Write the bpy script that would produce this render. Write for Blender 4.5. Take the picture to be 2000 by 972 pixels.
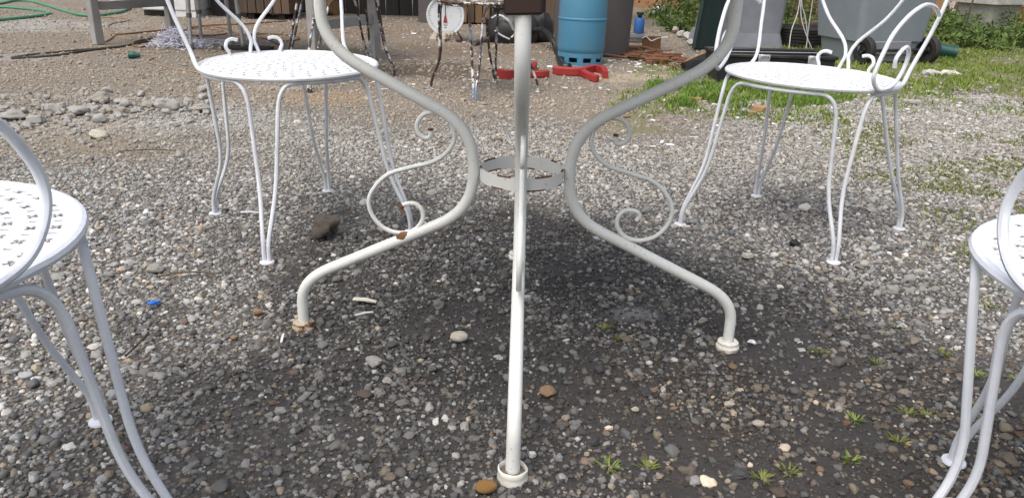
import bpy, math, random
import numpy as np
from mathutils import Vector, Matrix, noise, geometry
R = math.radians
random.seed(7); rng = np.random.default_rng(7)
for o in list(bpy.data.objects): bpy.data.objects.remove(o)
sc = bpy.context.scene; C = sc.collection

# ------------------------------------------------------------------ camera
FPX, PITCH, ROLL, HC = 1455.0, R(21.7), R(1.8), 0.70
fw = Vector((0, math.cos(PITCH), -math.sin(PITCH))); r0 = Vector((1, 0, 0)); u0 = r0.cross(fw)
rt = math.cos(ROLL) * r0 + math.sin(ROLL) * u0; up = math.cos(ROLL) * u0 - math.sin(ROLL) * r0
CAM = Vector((0, 0, HC))
cd = bpy.data.cameras.new('camera'); cam = bpy.data.objects.new('camera', cd); C.objects.link(cam)
cam.matrix_world = Matrix(((rt.x, up.x, -fw.x, 0), (rt.y, up.y, -fw.y, 0), (rt.z, up.z, -fw.z, HC), (0, 0, 0, 1)))
cd.sensor_width = 36; cd.lens = FPX / 2000 * 36; cd.clip_start = .02; cd.clip_end = 800
sc.camera = cam
# ------------------------------------------------------------------ light: bright overcast day
SUN_EL, SUN_AZ = R(60), R(215)         # sun behind cloud, high behind the camera and a little to its left
w = bpy.data.worlds.new('World'); sc.world = w; w.use_nodes = True
nt = w.node_tree; bg = nt.nodes['Background']
sky = nt.nodes.new('ShaderNodeTexSky'); sky.sky_type = 'NISHITA'; sky.sun_disc = False
sky.sun_elevation = SUN_EL; sky.sun_rotation = SUN_AZ; sky.dust_density = 6; sky.ozone_density = 1.0; sky.air_density = 1.2
hs = nt.nodes.new('ShaderNodeHueSaturation'); hs.inputs['Saturation'].default_value = .62
nt.links.new(sky.outputs[0], hs.inputs['Color']); nt.links.new(hs.outputs[0], bg.inputs[0]); bg.inputs[1].default_value = .15
sl = bpy.data.lights.new('sun', 'SUN'); sl.energy = 1.15; sl.angle = R(50); sl.color = (1, .985, .965)
so = bpy.data.objects.new('sun', sl); C.objects.link(so); so.location = (3, 6, 12)
sd = Vector((math.sin(SUN_AZ) * math.cos(SUN_EL), math.cos(SUN_AZ) * math.cos(SUN_EL), math.sin(SUN_EL)))
so.rotation_euler = sd.to_track_quat('Z', 'Y').to_euler()
sc.view_settings.view_transform = 'Standard'; sc.view_settings.look = 'None'; sc.view_settings.gamma = 1
sc.view_settings.exposure = 0.32; sc.view_settings.use_curve_mapping = False
sc.render.engine = 'CYCLES'

# ------------------------------------------------------------------ ground height, pixel helpers
def gz(x, y):
    d = math.hypot(x - .015, y - 1.28)
    s = -.024 * (x - .015) * math.exp(-(d / .55) ** 4)
    s += .045 * math.exp(-((x + 1.78) / .62) ** 2 - ((y - 3.22) / .24) ** 2)      # low mound under the rubble
    return s + .006 * noise.noise((x * 1.7, y * 1.7, 3.1)) + .003 * noise.noise((x * 6, y * 6, 8.2)) * math.exp(-(max(0, y - 3) / 4) ** 2)
def ray(u, v): return rt * ((u - 1000) / FPX) + up * ((486 - v) / FPX) + fw
def g(u, v, dz=0.0):
    d = ray(u, v); z = dz
    for _ in range(5):
        p = CAM + d * ((z - HC) / d.z); z = gz(p.x, p.y) + dz
    return Vector((p.x, p.y, z))
def pz(u, v, z): d = ray(u, v); return CAM + d * ((z - HC) / d.z)
def py(u, v, y): d = ray(u, v); return CAM + d * (y / d.y)
def on_ground(x, y, dz=0): return Vector((x, y, gz(x, y) + dz))
def ppm(p): return FPX / ((Vector(p) - CAM).dot(fw))      # photo pixels per metre at a point

# ------------------------------------------------------------------ materials
MATS = {}
def nodes(name):
    m = bpy.data.materials.new(name); m.use_nodes = True; MATS[name] = m
    t = m.node_tree; return m, t, t.nodes['Principled BSDF']
def N(t, kind, **kw):
    n = t.nodes.new('ShaderNode' + kind)
    for k, v in kw.items():
        if k.startswith('_'): setattr(n, k[1:], v)
        else: n.inputs[k.replace('__', ' ')].default_value = v
    return n
def ramp(t, src, stops, mode='LINEAR'):
    r = t.nodes.new('ShaderNodeValToRGB'); r.color_ramp.interpolation = mode
    e = r.color_ramp.elements
    while len(e) < len(stops): e.new(.5)
    for i, (p, c) in enumerate(stops):
        e[i].position = p; e[i].color = (*c, 1) if len(c) == 3 else c
    t.links.new(src, r.inputs[0]); return r.outputs[0]
def mix(t, f, a, b):
    m = t.nodes.new('ShaderNodeMix'); m.data_type = 'RGBA'
    for s, v in ((m.inputs[0], f), (m.inputs[6], a), (m.inputs[7], b)):
        if isinstance(v, (int, float)): s.default_value = v
        elif isinstance(v, tuple): s.default_value = (*v, 1)
        else: t.links.new(v, s)
    return m.outputs[2]
def bump(t, b, h, strength, dist):
    n = N(t, 'Bump', Strength=strength, Distance=dist); t.links.new(h, n.inputs['Height']); t.links.new(n.outputs[0], b.inputs['Normal'])
def coord(t): return t.nodes.new('ShaderNodeTexCoord').outputs['Object']
def tex(t, kind, co, **kw):
    n = N(t, kind, **kw); t.links.new(co, n.inputs['Vector']); return n
def paint(name, col, dirt=(.3, .28, .24), rust=None, rough=.4, amt=.5, rust_t=.7, rust_scale=14, dscale=9, bmp=.0006, metal=0.0, speck=0.0):
    """a coloured surface with blotchy dirt, optional rust or bare patches and fine relief"""
    m, t, b = nodes(name); co = coord(t)
    n1 = tex(t, 'TexNoise', co, Scale=dscale, Detail=6, Roughness=.65)
    c = mix(t, ramp(t, n1.outputs[0], [(.42, (0, 0, 0)), (.8, (amt,) * 3)]), col, dirt)
    n2 = tex(t, 'TexNoise', co, Scale=160, Detail=3)
    if speck:
        n4 = tex(t, 'TexNoise', co, Scale=150, Detail=4, Roughness=.7); c = mix(t, ramp(t, n4.outputs[0], [(.64, (0, 0, 0)), (.70, (speck,) * 3)]), c, tuple(x * .35 for x in col))
    if rust:
        n3 = tex(t, 'TexNoise', co, Scale=rust_scale, Detail=8, Roughness=.75)
        f = ramp(t, n3.outputs[0], [(rust_t, (0, 0, 0)), (rust_t + .03, (1, 1, 1))])
        rc = mix(t, n2.outputs[0], rust, tuple(x * .35 for x in rust)); c = mix(t, f, c, rc)
    t.links.new(c, b.inputs['Base Color']); b.inputs['Roughness'].default_value = rough; b.inputs['Metallic'].default_value = metal
    bump(t, b, n2.outputs[0], .35, bmp); return m
def peeling(name, top, second, base):
    m, t, b = nodes(name); co = coord(t)
    n1 = tex(t, 'TexNoise', co, Scale=22, Detail=6, Roughness=.7); n2 = tex(t, 'TexNoise', co, Scale=13, Detail=6, Roughness=.7)
    a = mix(t, ramp(t, n1.outputs[0], [(.44, (0, 0, 0)), (.47, (1, 1, 1))]), top, base)
    a = mix(t, ramp(t, n2.outputs[0], [(.56, (0, 0, 0)), (.6, (1, 1, 1))]), a, second)
    t.links.new(a, b.inputs['Base Color']); b.inputs['Roughness'].default_value = .65
    bump(t, b, n1.outputs[0], .5, .002); return m
def wood(name, a, b_, rough=.75, axis=2, sc_=1.0):
    m, t, b = nodes(name); co = coord(t)
    mp = t.nodes.new('ShaderNodeMapping'); s = [22 * sc_] * 3; s[axis] = 1.6 * sc_; mp.inputs['Scale'].default_value = s; t.links.new(co, mp.inputs[0])
    oi = t.nodes.new('ShaderNodeObjectInfo'); va = t.nodes.new('ShaderNodeVectorMath'); va.operation = 'ADD'
    t.links.new(mp.outputs[0], va.inputs[0]); t.links.new(oi.outputs['Random'], va.inputs[1])
    n = tex(t, 'TexNoise', va.outputs[0], Scale=1.5, Detail=7, Roughness=.7)
    c = mix(t, ramp(t, n.outputs[0], [(.35, (0, 0, 0)), (.7, (1, 1, 1))]), a, b_)
    hv = N(t, 'HueSaturation'); r_ = N(t, 'MapRange'); r_.inputs[3].default_value = .65; r_.inputs[4].default_value = 1.3
    t.links.new(oi.outputs['Random'], r_.inputs[0]); t.links.new(r_.outputs[0], hv.inputs['Value']); t.links.new(c, hv.inputs['Color'])
    t.links.new(hv.outputs[0], b.inputs['Base Color']); b.inputs['Roughness'].default_value = rough
    bump(t, b, n.outputs[0], .5, .003); return m
def stone(name, a, b_, c_=None, scale=18, rough=.9):
    m, t, b = nodes(name); co = coord(t)
    oi = t.nodes.new('ShaderNodeObjectInfo'); va = t.nodes.new('ShaderNodeVectorMath'); va.operation = 'ADD'
    mu = t.nodes.new('ShaderNodeMath'); mu.operation = 'MULTIPLY'; mu.inputs[1].default_value = 37; t.links.new(oi.outputs['Random'], mu.inputs[0])
    t.links.new(co, va.inputs[0]); t.links.new(mu.outputs[0], va.inputs[1])
    n = tex(t, 'TexNoise', va.outputs[0], Scale=scale, Detail=9, Roughness=.75)
    n2 = tex(t, 'TexNoise', va.outputs[0], Scale=scale * 5, Detail=5, Roughness=.7)
    c = mix(t, ramp(t, n.outputs[0], [(.38, (0, 0, 0)), (.62, (1, 1, 1))]), a, b_)
    if c_: c = mix(t, ramp(t, oi.outputs['Random'], [(.6, (0, 0, 0)), (.85, (.6, .6, .6))]), c, c_)
    c = mix(t, ramp(t, n2.outputs[0], [(.5, (0, 0, 0)), (.72, (.45,) * 3)]), c, tuple(x * .45 for x in a))
    t.links.new(c, b.inputs['Base Color']); b.inputs['Roughness'].default_value = rough
    bump(t, b, n2.outputs[0], .8, .006); return m
def leaf(name, a, b_, rough=.55):
    m, t, b = nodes(name); n = tex(t, 'TexNoise', t.nodes.new('ShaderNodeNewGeometry').outputs['Position'], Scale=9, Detail=4)
    t.links.new(mix(t, ramp(t, n.outputs[0], [(.35, (0, 0, 0)), (.65, (1, 1, 1))]), a, b_), b.inputs['Base Color'])
    b.inputs['Roughness'].default_value = rough; b.inputs['Specular IOR Level'].default_value = .2
    return m
M_WHITE = paint('chair_white_paint', (.74, .76, .79), (.44, .47, .54), (.20, .19, .20), .40, .8, .69, 34, 11)
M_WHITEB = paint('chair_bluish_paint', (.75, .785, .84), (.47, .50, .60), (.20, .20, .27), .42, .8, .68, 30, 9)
M_SEAT = paint('seat_white_paint', (.80, .82, .84), (.62, .65, .68), None, .42, .4, dscale=6)
M_TABLE = paint('table_cream_paint', (.74, .755, .73), (.52, .51, .45), (.24, .12, .05), .42, .5, .655, 26, 6, speck=.8)
M_RING = paint('ring_rusty_paint', (.78, .78, .75), (.58, .54, .46), (.24, .11, .04), .5, .4, .63, 34, 12)
M_CAP = paint('foot_cap_plastic', (.76, .74, .68), (.48, .42, .33), (.20, .13, .07), .55, .7, .66, 26, 14)
M_CAPR = paint('foot_cap_rusty', (.46, .38, .28), (.22, .13, .07), (.14, .07, .03), .7, .9, .52, 26, 14)
M_RUST = paint('rust', (.16, .07, .035), (.07, .035, .02), (.26, .12, .05), .85, .8, .52, 20)
M_BLOCK = paint('rusted_bracket', (.035, .018, .013), (.018, .011, .009), (.09, .04, .02), .85, .8, .62, 30)
M_PEEL = peeling('peeling_paint', (.62, .63, .62), (.20, .26, .36), (.055, .03, .022))
M_PEELW = peeling('peeling_seat', (.66, .65, .58), (.30, .30, .30), (.07, .04, .025))
M_GREY = paint('grey_wood_paint', (.34, .335, .33), (.20, .19, .18), None, .6, .8)
M_ALU = paint('aluminium', (.48, .49, .50), (.30, .30, .30), None, .38, .6, metal=.6)
M_RUBBER = paint('grey_rubber', (.12, .12, .125), (.07, .07, .07), None, .7, .6)
M_BLACK = paint('black_plastic', (.016, .016, .018), (.06, .055, .05), None, .45, .7)
M_TYRE = paint('tyre_rubber', (.018, .018, .019), (.055, .05, .045), None, .75, .8)
M_BLUE = paint('bottle_blue', (.07, .23, .36), (.10, .18, .24), (.11, .10, .10), .38, .6, .73, 20, 5)
M_SBLUE = paint('small_blue', (.03, .12, .36), (.03, .08, .2), None, .45, .5)
M_RED = paint('red_paint', (.36, .032, .03), (.20, .03, .025), (.12, .04, .03), .42, .6, .7, 25)
M_TAUPE = paint('taupe_plastic', (.095, .082, .085), (.13, .115, .11), None, .6, .7, dscale=4)
M_BIN = paint('bin_grey', (.21, .245, .28), (.29, .31, .32), None, .55, .7, dscale=4)
M_BIN2 = paint('bin_slate', (.19, .20, .24), (.28, .29, .31), None, .55, .8, dscale=4)
M_DGREEN = paint('dark_green', (.012, .03, .028), (.03, .04, .04), None, .5, .6)
M_TEAL = paint('teal_plastic', (.012, .085, .075), (.03, .06, .05), None, .45, .6)
M_HOSE = paint('hose_green', (.05, .24, .13), (.10, .24, .17), None, .45, .6)
M_TAN = paint('tan_cable', (.28, .20, .13), (.18, .12, .08), None, .6, .7)
M_BROWNC = paint('brown_cable', (.20, .10, .045), (.11, .07, .04), None, .6, .7)
M_DARKC = paint('dark_cable', (.06, .05, .042), (.10, .08, .06), None, .65, .7)
M_APPL = paint('appliance_white', (.74, .75, .76), (.45, .43, .40), None, .4, .7, dscale=4)
M_PAPER = paint('white_scraps', (.74, .73, .76), (.55, .52, .5), None, .8, .6)
M_STRING = paint('lilac_string', (.66, .66, .76), (.82, .82, .86), None, .7, .7, dscale=14)
M_CREAM = paint('scale_cream', (.40, .36, .29), (.16, .10, .065), (.08, .045, .03), .6, .9, .5, 12)
M_DIAL = paint('dial_white', (.72, .76, .79), (.6, .63, .65), None, .35, .4)
M_INK = paint('dial_ink', (.16, .17, .19), (.2, .2, .2), None, .6)
M_SILVER = paint('silver_trim', (.62, .63, .66), (.4, .4, .42), None, .25, .4, metal=.5)
M_TERRA = paint('terracotta_render', (.42, .22, .12), (.30, .17, .11), None, .9, .8, dscale=2)
M_PINK = paint('pale_render', (.62, .53, .50), (.5, .42, .4), None, .8, .6)
M_WOOD = wood('box_boards', (.13, .085, .055), (.075, .05, .034))
M_WOODY = wood('yellow_planks', (.25, .15, .065), (.13, .08, .04))
M_WOODD = wood('shed_boards', (.018, .015, .014), (.009, .008, .007))
M_BRICKW = wood('offcut_wood', (.36, .22, .11), (.24, .14, .07), axis=0)
M_STICK = wood('stick_wood', (.26, .15, .07), (.15, .085, .045))
M_STONE = stone('rubble_stone', (.40, .385, .36), (.56, .545, .52), (.42, .36, .28))
M_CONC = stone('concrete', (.30, .29, .27), (.42, .41, .385), None, 10)
M_CLOD = stone('earth_clod', (.135, .11, .09), (.22, .19, .16), None, 30)
M_PALE = stone('pale_pebble', (.62, .56, .45), (.74, .70, .60), None, 30, .7)
M_BROWNP = stone('brown_pebble', (.40, .25, .14), (.50, .34, .20), None, 40, .6)
M_ORANGEP = stone('orange_pebble', (.38, .20, .06), (.48, .28, .10), None, 40, .5)
M_GRASS = leaf('grass_blades', (.13, .22, .03), (.25, .29, .075))
M_MOSS = leaf('moss_tufts', (.12, .16, .03), (.20, .21, .06))
M_LEAF = leaf('weed_leaves', (.055, .105, .022), (.12, .17, .045))
M_BARK = wood('bark', (.10, .065, .04), (.05, .034, .022))
M_YEL = paint('yellow_petals', (.75, .55, .03), (.6, .4, .02))
M_BAG = paint('white_bag', (.74, .75, .78), (.6, .6, .62), None, .35, .4)

# ------------------------------------------------------------------ mesh builders
def root_origin(o):
    while o.parent: o = o.parent
    return Vector(o.location)
class MB:
    def __init__(s): s.v = []; s.f = []
    def add(s, vs, fs):
        n = len(s.v); s.v += [Vector(p) for p in vs]; s.f += [tuple(i + n for i in f) for f in fs]; return s
    def box(s, c, size, rz=0.0, bev=0.0, M=None):
        """bevelled box; c centre, size full extents"""
        hx, hy, hz = (q / 2 for q in size); b = min(bev, hx * .45, hy * .45, hz * .45)
        T = M or Matrix.Rotation(rz, 3, 'Z'); c = Vector(c); vs = []; fs = []
        if b <= 0:
            vs = [(sx * hx, sy * hy, sz * hz) for sz in (-1, 1) for sy in (-1, 1) for sx in (-1, 1)]
            fs = [(0, 2, 3, 1), (4, 5, 7, 6), (0, 1, 5, 4), (2, 6, 7, 3), (0, 4, 6, 2), (1, 3, 7, 5)]
        else:
            idx = {}
            for sx in (-1, 1):
                for sy in (-1, 1):
                    for sz in (-1, 1):
                        for a, p in enumerate(((hx, hy - b, hz - b), (hx - b, hy, hz - b), (hx - b, hy - b, hz))):
                            idx[sx, sy, sz, a] = len(vs); vs.append((sx * p[0], sy * p[1], sz * p[2]))
            for a in range(3):
                for q in (-1, 1):
                    o = [(-1, -1), (1, -1), (1, 1), (-1, 1)]; k = []
                    for m_, n_ in o:
                        e = [0, 0, 0]; e[a] = q; e[(a + 1) % 3] = m_; e[(a + 2) % 3] = n_; k.append(idx[(*e, a)])
                    fs.append(tuple(k if q > 0 else k[::-1]))
                a1, a2 = (a + 1) % 3, (a + 2) % 3
                for q in (-1, 1):
                    for r in (-1, 1):
                        e0 = [0] * 3; e1 = [0] * 3; e0[a] = -1; e1[a] = 1
                        for e in (e0, e1): e[a1] = q; e[a2] = r
                        k = [idx[(*e0, a1)], idx[(*e1, a1)], idx[(*e1, a2)], idx[(*e0, a2)]]
                        fs.append(tuple(k if q * r < 0 else k[::-1]))
            for sx in (-1, 1):
                for sy in (-1, 1):
                    for sz in (-1, 1):
                        k = [idx[sx, sy, sz, a] for a in range(3)]; fs.append(tuple(k if sx * sy * sz > 0 else k[::-1]))
        return s.add([T @ Vector(p) + c for p in vs], fs)
    def tube(s, pts, rad, seg=10, cap=True, closed=False):
        pts = [Vector(p) for p in pts]; n = len(pts); rads = rad if isinstance(rad, (list, tuple)) else [rad] * n
        tg = []
        for i in range(n):
            a = pts[(i - 1) % n] if (i > 0 or closed) else pts[i]; b = pts[(i + 1) % n] if (i < n - 1 or closed) else pts[i]
            d = b - a; tg.append(d.normalized() if d.length > 1e-9 else (tg[-1] if tg else Vector((0, 0, 1))))
        x = tg[0].orthogonal().normalized(); vs = []
        for i in range(n):
            x = (x - tg[i] * x.dot(tg[i])); x = x.normalized() if x.length > 1e-6 else tg[i].orthogonal().normalized(); y = tg[i].cross(x)
            for k in range(seg):
                a = 2 * math.pi * k / seg; vs.append(pts[i] + (x * math.cos(a) + y * math.sin(a)) * rads[i])
        fs = []
        for i in range(n if closed else n - 1):
            j = (i + 1) % n
            for k in range(seg):
                l = (k + 1) % seg; fs.append((i * seg + k, i * seg + l, j * seg + l, j * seg + k))
        if cap and not closed: fs += [tuple(range(seg))[::-1], tuple((n - 1) * seg + k for k in range(seg))]
        return s.add(vs, fs)
    def lathe(s, prof, c, seg=32, M=None):
        c = Vector(c); vs = []; fs = []; n = len(prof); T = M or Matrix.Identity(3)
        for k in range(seg):
            a = 2 * math.pi * k / seg
            for r, z in prof: vs.append(T @ Vector((r * math.cos(a), r * math.sin(a), z)) + c)
        for k in range(seg):
            l = (k + 1) % seg
            for i in range(n - 1): fs.append((k * n + i, l * n + i, l * n + i + 1, k * n + i + 1))
        return s.add(vs, fs)
    def sweep_box(s, pts, wv, h):
        """flat bar: pts path, wv half-width vector per point, h height (up)"""
        vs = []; fs = []
        for p, w_ in zip(pts, wv):
            p = Vector(p); w_ = Vector(w_); vs += [p - w_, p + w_, p + w_ + Vector((0, 0, h)), p - w_ + Vector((0, 0, h))]
        n = len(pts)
        for i in range(n - 1):
            for k in range(4): l = (k + 1) % 4; fs.append((i * 4 + k, i * 4 + l, i * 4 + 4 + l, i * 4 + 4 + k))
        fs += [(3, 2, 1, 0), tuple((n - 1) * 4 + k for k in range(4))]
        return s.add(vs, fs)
    def build(s, name, mat, parent=None, smooth=True, origin=None, angle=40):
        if parent is not None: o0 = root_origin(parent)
        elif origin is not None: o0 = Vector(origin)
        else:
            xs = [p.x for p in s.v]; ys = [p.y for p in s.v]; o0 = Vector(((min(xs) + max(xs)) / 2, (min(ys) + max(ys)) / 2, min(p.z for p in s.v)))
        me = bpy.data.meshes.new(name); me.from_pydata([tuple(p - o0) for p in s.v], [], s.f); me.materials.append(mat)
        if smooth:
            me.polygons.foreach_set('use_smooth', [True] * len(me.polygons))
            try: me.set_sharp_from_angle(angle=R(angle))
            except Exception: pass
        me.update()
        o = bpy.data.objects.new(name, me); C.objects.link(o)
        if parent is not None: o.parent = parent
        else: o.location = o0
        return o
def fillet(pts, rads, n=7):
    pts = [Vector(p) for p in pts]; out = [pts[0]]
    for i in range(1, len(pts) - 1):
        r = rads[i - 1] if isinstance(rads, (list, tuple)) else rads
        a, b, c = pts[i - 1], pts[i], pts[i + 1]
        da = min(r, (a - b).length * .48); dc = min(r, (c - b).length * .48); p0 = b + (a - b).normalized() * da; p2 = b + (c - b).normalized() * dc
        for k in range(n + 1):
            t = k / n; out.append(p0 * (1 - t) ** 2 + b * 2 * t * (1 - t) + p2 * t * t)
    out.append(pts[-1]); return out
def spline(pts, n=6, closed=False):
    pts = [Vector(p) for p in pts]; m = len(pts); out = []
    for i in range(m if closed else m - 1):
        if closed: a, b, c, d = (pts[(i + k - 1) % m] for k in range(4))
        else: a = pts[i - 1] if i else pts[0] * 2 - pts[1]; b = pts[i]; c = pts[i + 1]; d = pts[i + 2] if i + 2 < m else pts[-1] * 2 - pts[-2]
        for k in range(n):
            t = k / n; out.append(.5 * ((2 * b) + (c - a) * t + (2 * a - 5 * b + 4 * c - d) * t * t + (3 * b - a - 3 * c + d) * t ** 3))
    if not closed: out.append(pts[-1])
    return out
def tag(o, label, cat=None, group=None, kind=None):
    o['label'] = label
    if cat: o['category'] = cat
    if group: o['group'] = group
    if kind: o['kind'] = kind
    return o
def thing(name, loc, label, cat, group=None):
    o = bpy.data.objects.new(name, None); C.objects.link(o); o.location = loc; o.empty_display_size = .05
    return tag(o, label, cat, group)
def pol(c, az, r, z): return Vector((c[0] + r * math.cos(az), c[1] + r * math.sin(az), z))

# ------------------------------------------------------------------ ground
def sstep(a, b, x):
    t = np.clip((x - a) / (b - a), 0, 1); return t * t * (3 - 2 * t)
_nz = np.random.default_rng(3).random((64, 64))
def vnoise(x, y):
    xi = np.floor(x).astype(int); yi = np.floor(y).astype(int); fx = x - xi; fy = y - yi; fx = fx * fx * (3 - 2 * fx); fy = fy * fy * (3 - 2 * fy)
    q = lambda a, b: _nz[a % 64, b % 64]
    return (q(xi, yi) * (1 - fx) + q(xi + 1, yi) * fx) * (1 - fy) + (q(xi, yi + 1) * (1 - fx) + q(xi + 1, yi + 1) * fx) * fy
def fbm(x, y, s, o=3):
    v = 0; a = .5; t = 0
    for k in range(o): v = v + a * vnoise(x * s + 7.3 * k, y * s + 3.1 * k); t += a; a *= .5; s *= 2.1
    return v / t
def zones(x, y):
    """damp (bare dark soil), dirt (tan earth), green, pale grit: 0..1 each"""
    n = fbm(x, y, 2.2) - .5; n2 = fbm(x + 9, y + 4, 7.) - .5
    dx = x - .17 + .18 * (y - 1.2); e = np.sqrt((dx / .88) ** 2 + ((y - 1.15) / 1.02) ** 2)
    damp = 1 - sstep(.66, 1.16, e + n * .9 + n2 * .4)
    yl = 3.15 + .45 * np.clip(-x, -1, 2) * .3
    dirt = sstep(-.35, .45, (y - yl) + n * .9 + n2 * .3) * (1 - sstep(.6, 1.3, x - .25 * (y - 3.6) + n * .5))
    dirt = np.maximum(dirt, .75 * sstep(.0, .8, (-x - .85) + n * 1.2) * sstep(2.3, 2.75, y + n * .6))
    green = sstep(-.5, .9, (y - 3.75) + n * 2.2 + n2 * 1.6) * sstep(.45, .8, x - .16 * (y - 3.7) + n * .5) * (1 - .0 * y)
    pave = sstep(5.2, 5.8, y + n) * sstep(.0, .3, x - .95 + n * .3) * (1 - sstep(.0, .25, x - 1.45 + .3 * (y - 6.4) * 0))
    green = green * (1 - pave) * (1 - sstep(-.2, .2, .28 - np.abs(x - 1.2) ) * sstep(4.2, 4.5, y) * .8)
    moss = .62 * sstep(.9, 1.6, x) * sstep(-.02, .2, n + n2 * .8 + .06 + .09 * np.clip(x - 1.3, 0, 2)) * (1 - sstep(3.4, 3.9, y))
    return damp, np.clip(dirt, 0, 1), np.clip(np.maximum(green, moss), 0, 1)
xs = np.unique(np.concatenate([np.linspace(-4, 4, 321), np.array([-400, -200, -100, -60, -40, -28, -20, -15, -12, -10, -8.5, -7.5, -6.6, -5.9, -5.3, -4.8, -4.4]), np.array([4.4, 4.8, 5.3, 5.9, 6.6, 7.5, 8.5, 10, 12, 15, 20, 28, 40, 60, 100, 200, 400])]))
ys = np.unique(np.concatenate([np.linspace(0, 6.6, 265), np.linspace(6.7, 13, 60), [-300, -100, -40, -20, -10, -6, -4, -2.5, -1.5, -.9, -.5, -.25, 14, 15, 17, 20, 25, 32, 45, 70, 120, 200, 400]]))
GX, GY = np.meshgrid(xs, ys); GZ = np.array([gz(a, b) for a, b in zip(GX.ravel(), GY.ravel())])
nx, ny = len(xs), len(ys); ii = (np.arange(ny - 1)[:, None] * nx + np.arange(nx - 1)[None, :]).ravel()
fq = np.stack([ii, ii + 1, ii + nx + 1, ii + nx], 1)
def np_mesh(name, V, F4, mat, smooth=True):
    """mesh from numpy arrays, faces all of one size"""
    me = bpy.data.meshes.new(name); k = F4.shape[1]
    me.vertices.add(len(V)); me.vertices.foreach_set('co', V.astype(np.float32).ravel())
    me.loops.add(F4.size); me.loops.foreach_set('vertex_index', F4.astype(np.int32).ravel())
    me.polygons.add(len(F4)); me.polygons.foreach_set('loop_start', np.arange(0, F4.size, k, dtype=np.int32))
    me.materials.append(mat); me.update(calc_edges=True)
    if smooth: me.polygons.foreach_set('use_smooth', np.ones(len(F4), bool))
    return me
mg, t, b = nodes('ground_mix'); co = coord(t)
at = N(t, 'Attribute', _attribute_name='zone'); sep = t.nodes.new('ShaderNodeSeparateColor'); t.links.new(at.outputs['Color'], sep.inputs[0])
v1 = tex(t, 'TexVoronoi', co, Scale=95); v2 = tex(t, 'TexVoronoi', co, Scale=210); nb = tex(t, 'TexNoise', co, Scale=2.3, Detail=8, Roughness=.7); nf = tex(t, 'TexNoise', co, Scale=60, Detail=8, Roughness=.75)
def cellc(v):
    s = t.nodes.new('ShaderNodeSeparateColor'); t.links.new(v.outputs['Color'], s.inputs[0])
    return ramp(t, s.outputs[0], [(.0, (.10, .095, .09)), (.3, (.21, .20, .185)), (.6, (.30, .285, .265)), (.8, (.33, .27, .20)), (1, (.46, .45, .43))])
grav = mix(t, .5, cellc(v1), cellc(v2))
soil = mix(t, nf.outputs[0], (.075, .066, .057), (.15, .133, .115))
soil = mix(t, sep.outputs[0], soil, mix(t, nf.outputs[0], (.029, .026, .0255), (.068, .060, .056)))
dirtc = mix(t, nb.outputs[0], (.175, .135, .10), (.31, .26, .20)); dirtc = mix(t, ramp(t, nf.outputs[0], [(.4, (0,) * 3), (.75, (.7,) * 3)]), dirtc, (.37, .32, .26))
grn = mix(t, nf.outputs[0], (.13, .15, .035), (.27, .25, .11))
gap = ramp(t, v1.outputs['Distance'], [(.3, (1, 1, 1)), (.55, (0, 0, 0))])
gm = N(t, 'Math', _operation='MULTIPLY'); t.links.new(gap, gm.inputs[0]); sb = N(t, 'Math', _operation='SUBTRACT'); sb.inputs[0].default_value = 1
hd = N(t, 'Math', _operation='MULTIPLY'); hd.inputs[1].default_value = 1.0; t.links.new(sep.outputs[0], hd.inputs[0]); t.links.new(hd.outputs[0], sb.inputs[1]); t.links.new(sb.outputs[0], gm.inputs[1])
c = mix(t, gm.outputs[0], soil, grav)
dm = N(t, 'Math', _operation='MULTIPLY'); dm.inputs[1].default_value = .86; t.links.new(sep.outputs[1], dm.inputs[0]); c = mix(t, dm.outputs[0], c, dirtc)
gg = N(t, 'Math', _operation='MULTIPLY'); gg.inputs[1].default_value = .75; t.links.new(sep.outputs[2], gg.inputs[0]); c = mix(t, gg.outputs[0], c, grn)
ta = N(t, 'Attribute', _attribute_name='tint'); tw = N(t, 'Attribute', _attribute_name='tintw'); tv = N(t, 'HueSaturation'); tm = N(t, 'MapRange'); tm.inputs[3].default_value = .65; tm.inputs[4].default_value = 1.4
t.links.new(nf.outputs[0], tm.inputs[0]); t.links.new(tm.outputs[0], tv.inputs['Value']); t.links.new(ta.outputs['Color'], tv.inputs['Color']); c = mix(t, tw.outputs['Fac'], c, tv.outputs[0])
t.links.new(c, b.inputs['Base Color'])
rr = N(t, 'MapRange'); rr.inputs[3].default_value = .95; rr.inputs[4].default_value = .62; t.links.new(sep.outputs[0], rr.inputs[0]); t.links.new(rr.outputs[0], b.inputs['Roughness'])
hc = tex(t, 'TexNoise', co, Scale=24, Detail=5, Roughness=.6); h0 = N(t, 'Math', _operation='MULTIPLY_ADD'); h0.inputs[1].default_value = 2.2; t.links.new(hc.outputs[0], h0.inputs[0]); t.links.new(gm.outputs[0], h0.inputs[2])
hh = N(t, 'Math', _operation='ADD'); t.links.new(h0.outputs[0], hh.inputs[0]); t.links.new(nf.outputs[0], hh.inputs[1]); bump(t, b, hh.outputs[0], .9, .006)
gme = np_mesh('ground', np.stack([GX.ravel(), GY.ravel(), GZ], 1), fq, mg)
zd, zt, zg = zones(GX.ravel(), GY.ravel()); ca = gme.attributes.new('zone', 'FLOAT_COLOR', 'POINT')
ca.data.foreach_set('color', np.stack([zd, zt, zg, np.ones_like(zd)], 1).astype(np.float32).ravel())
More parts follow.
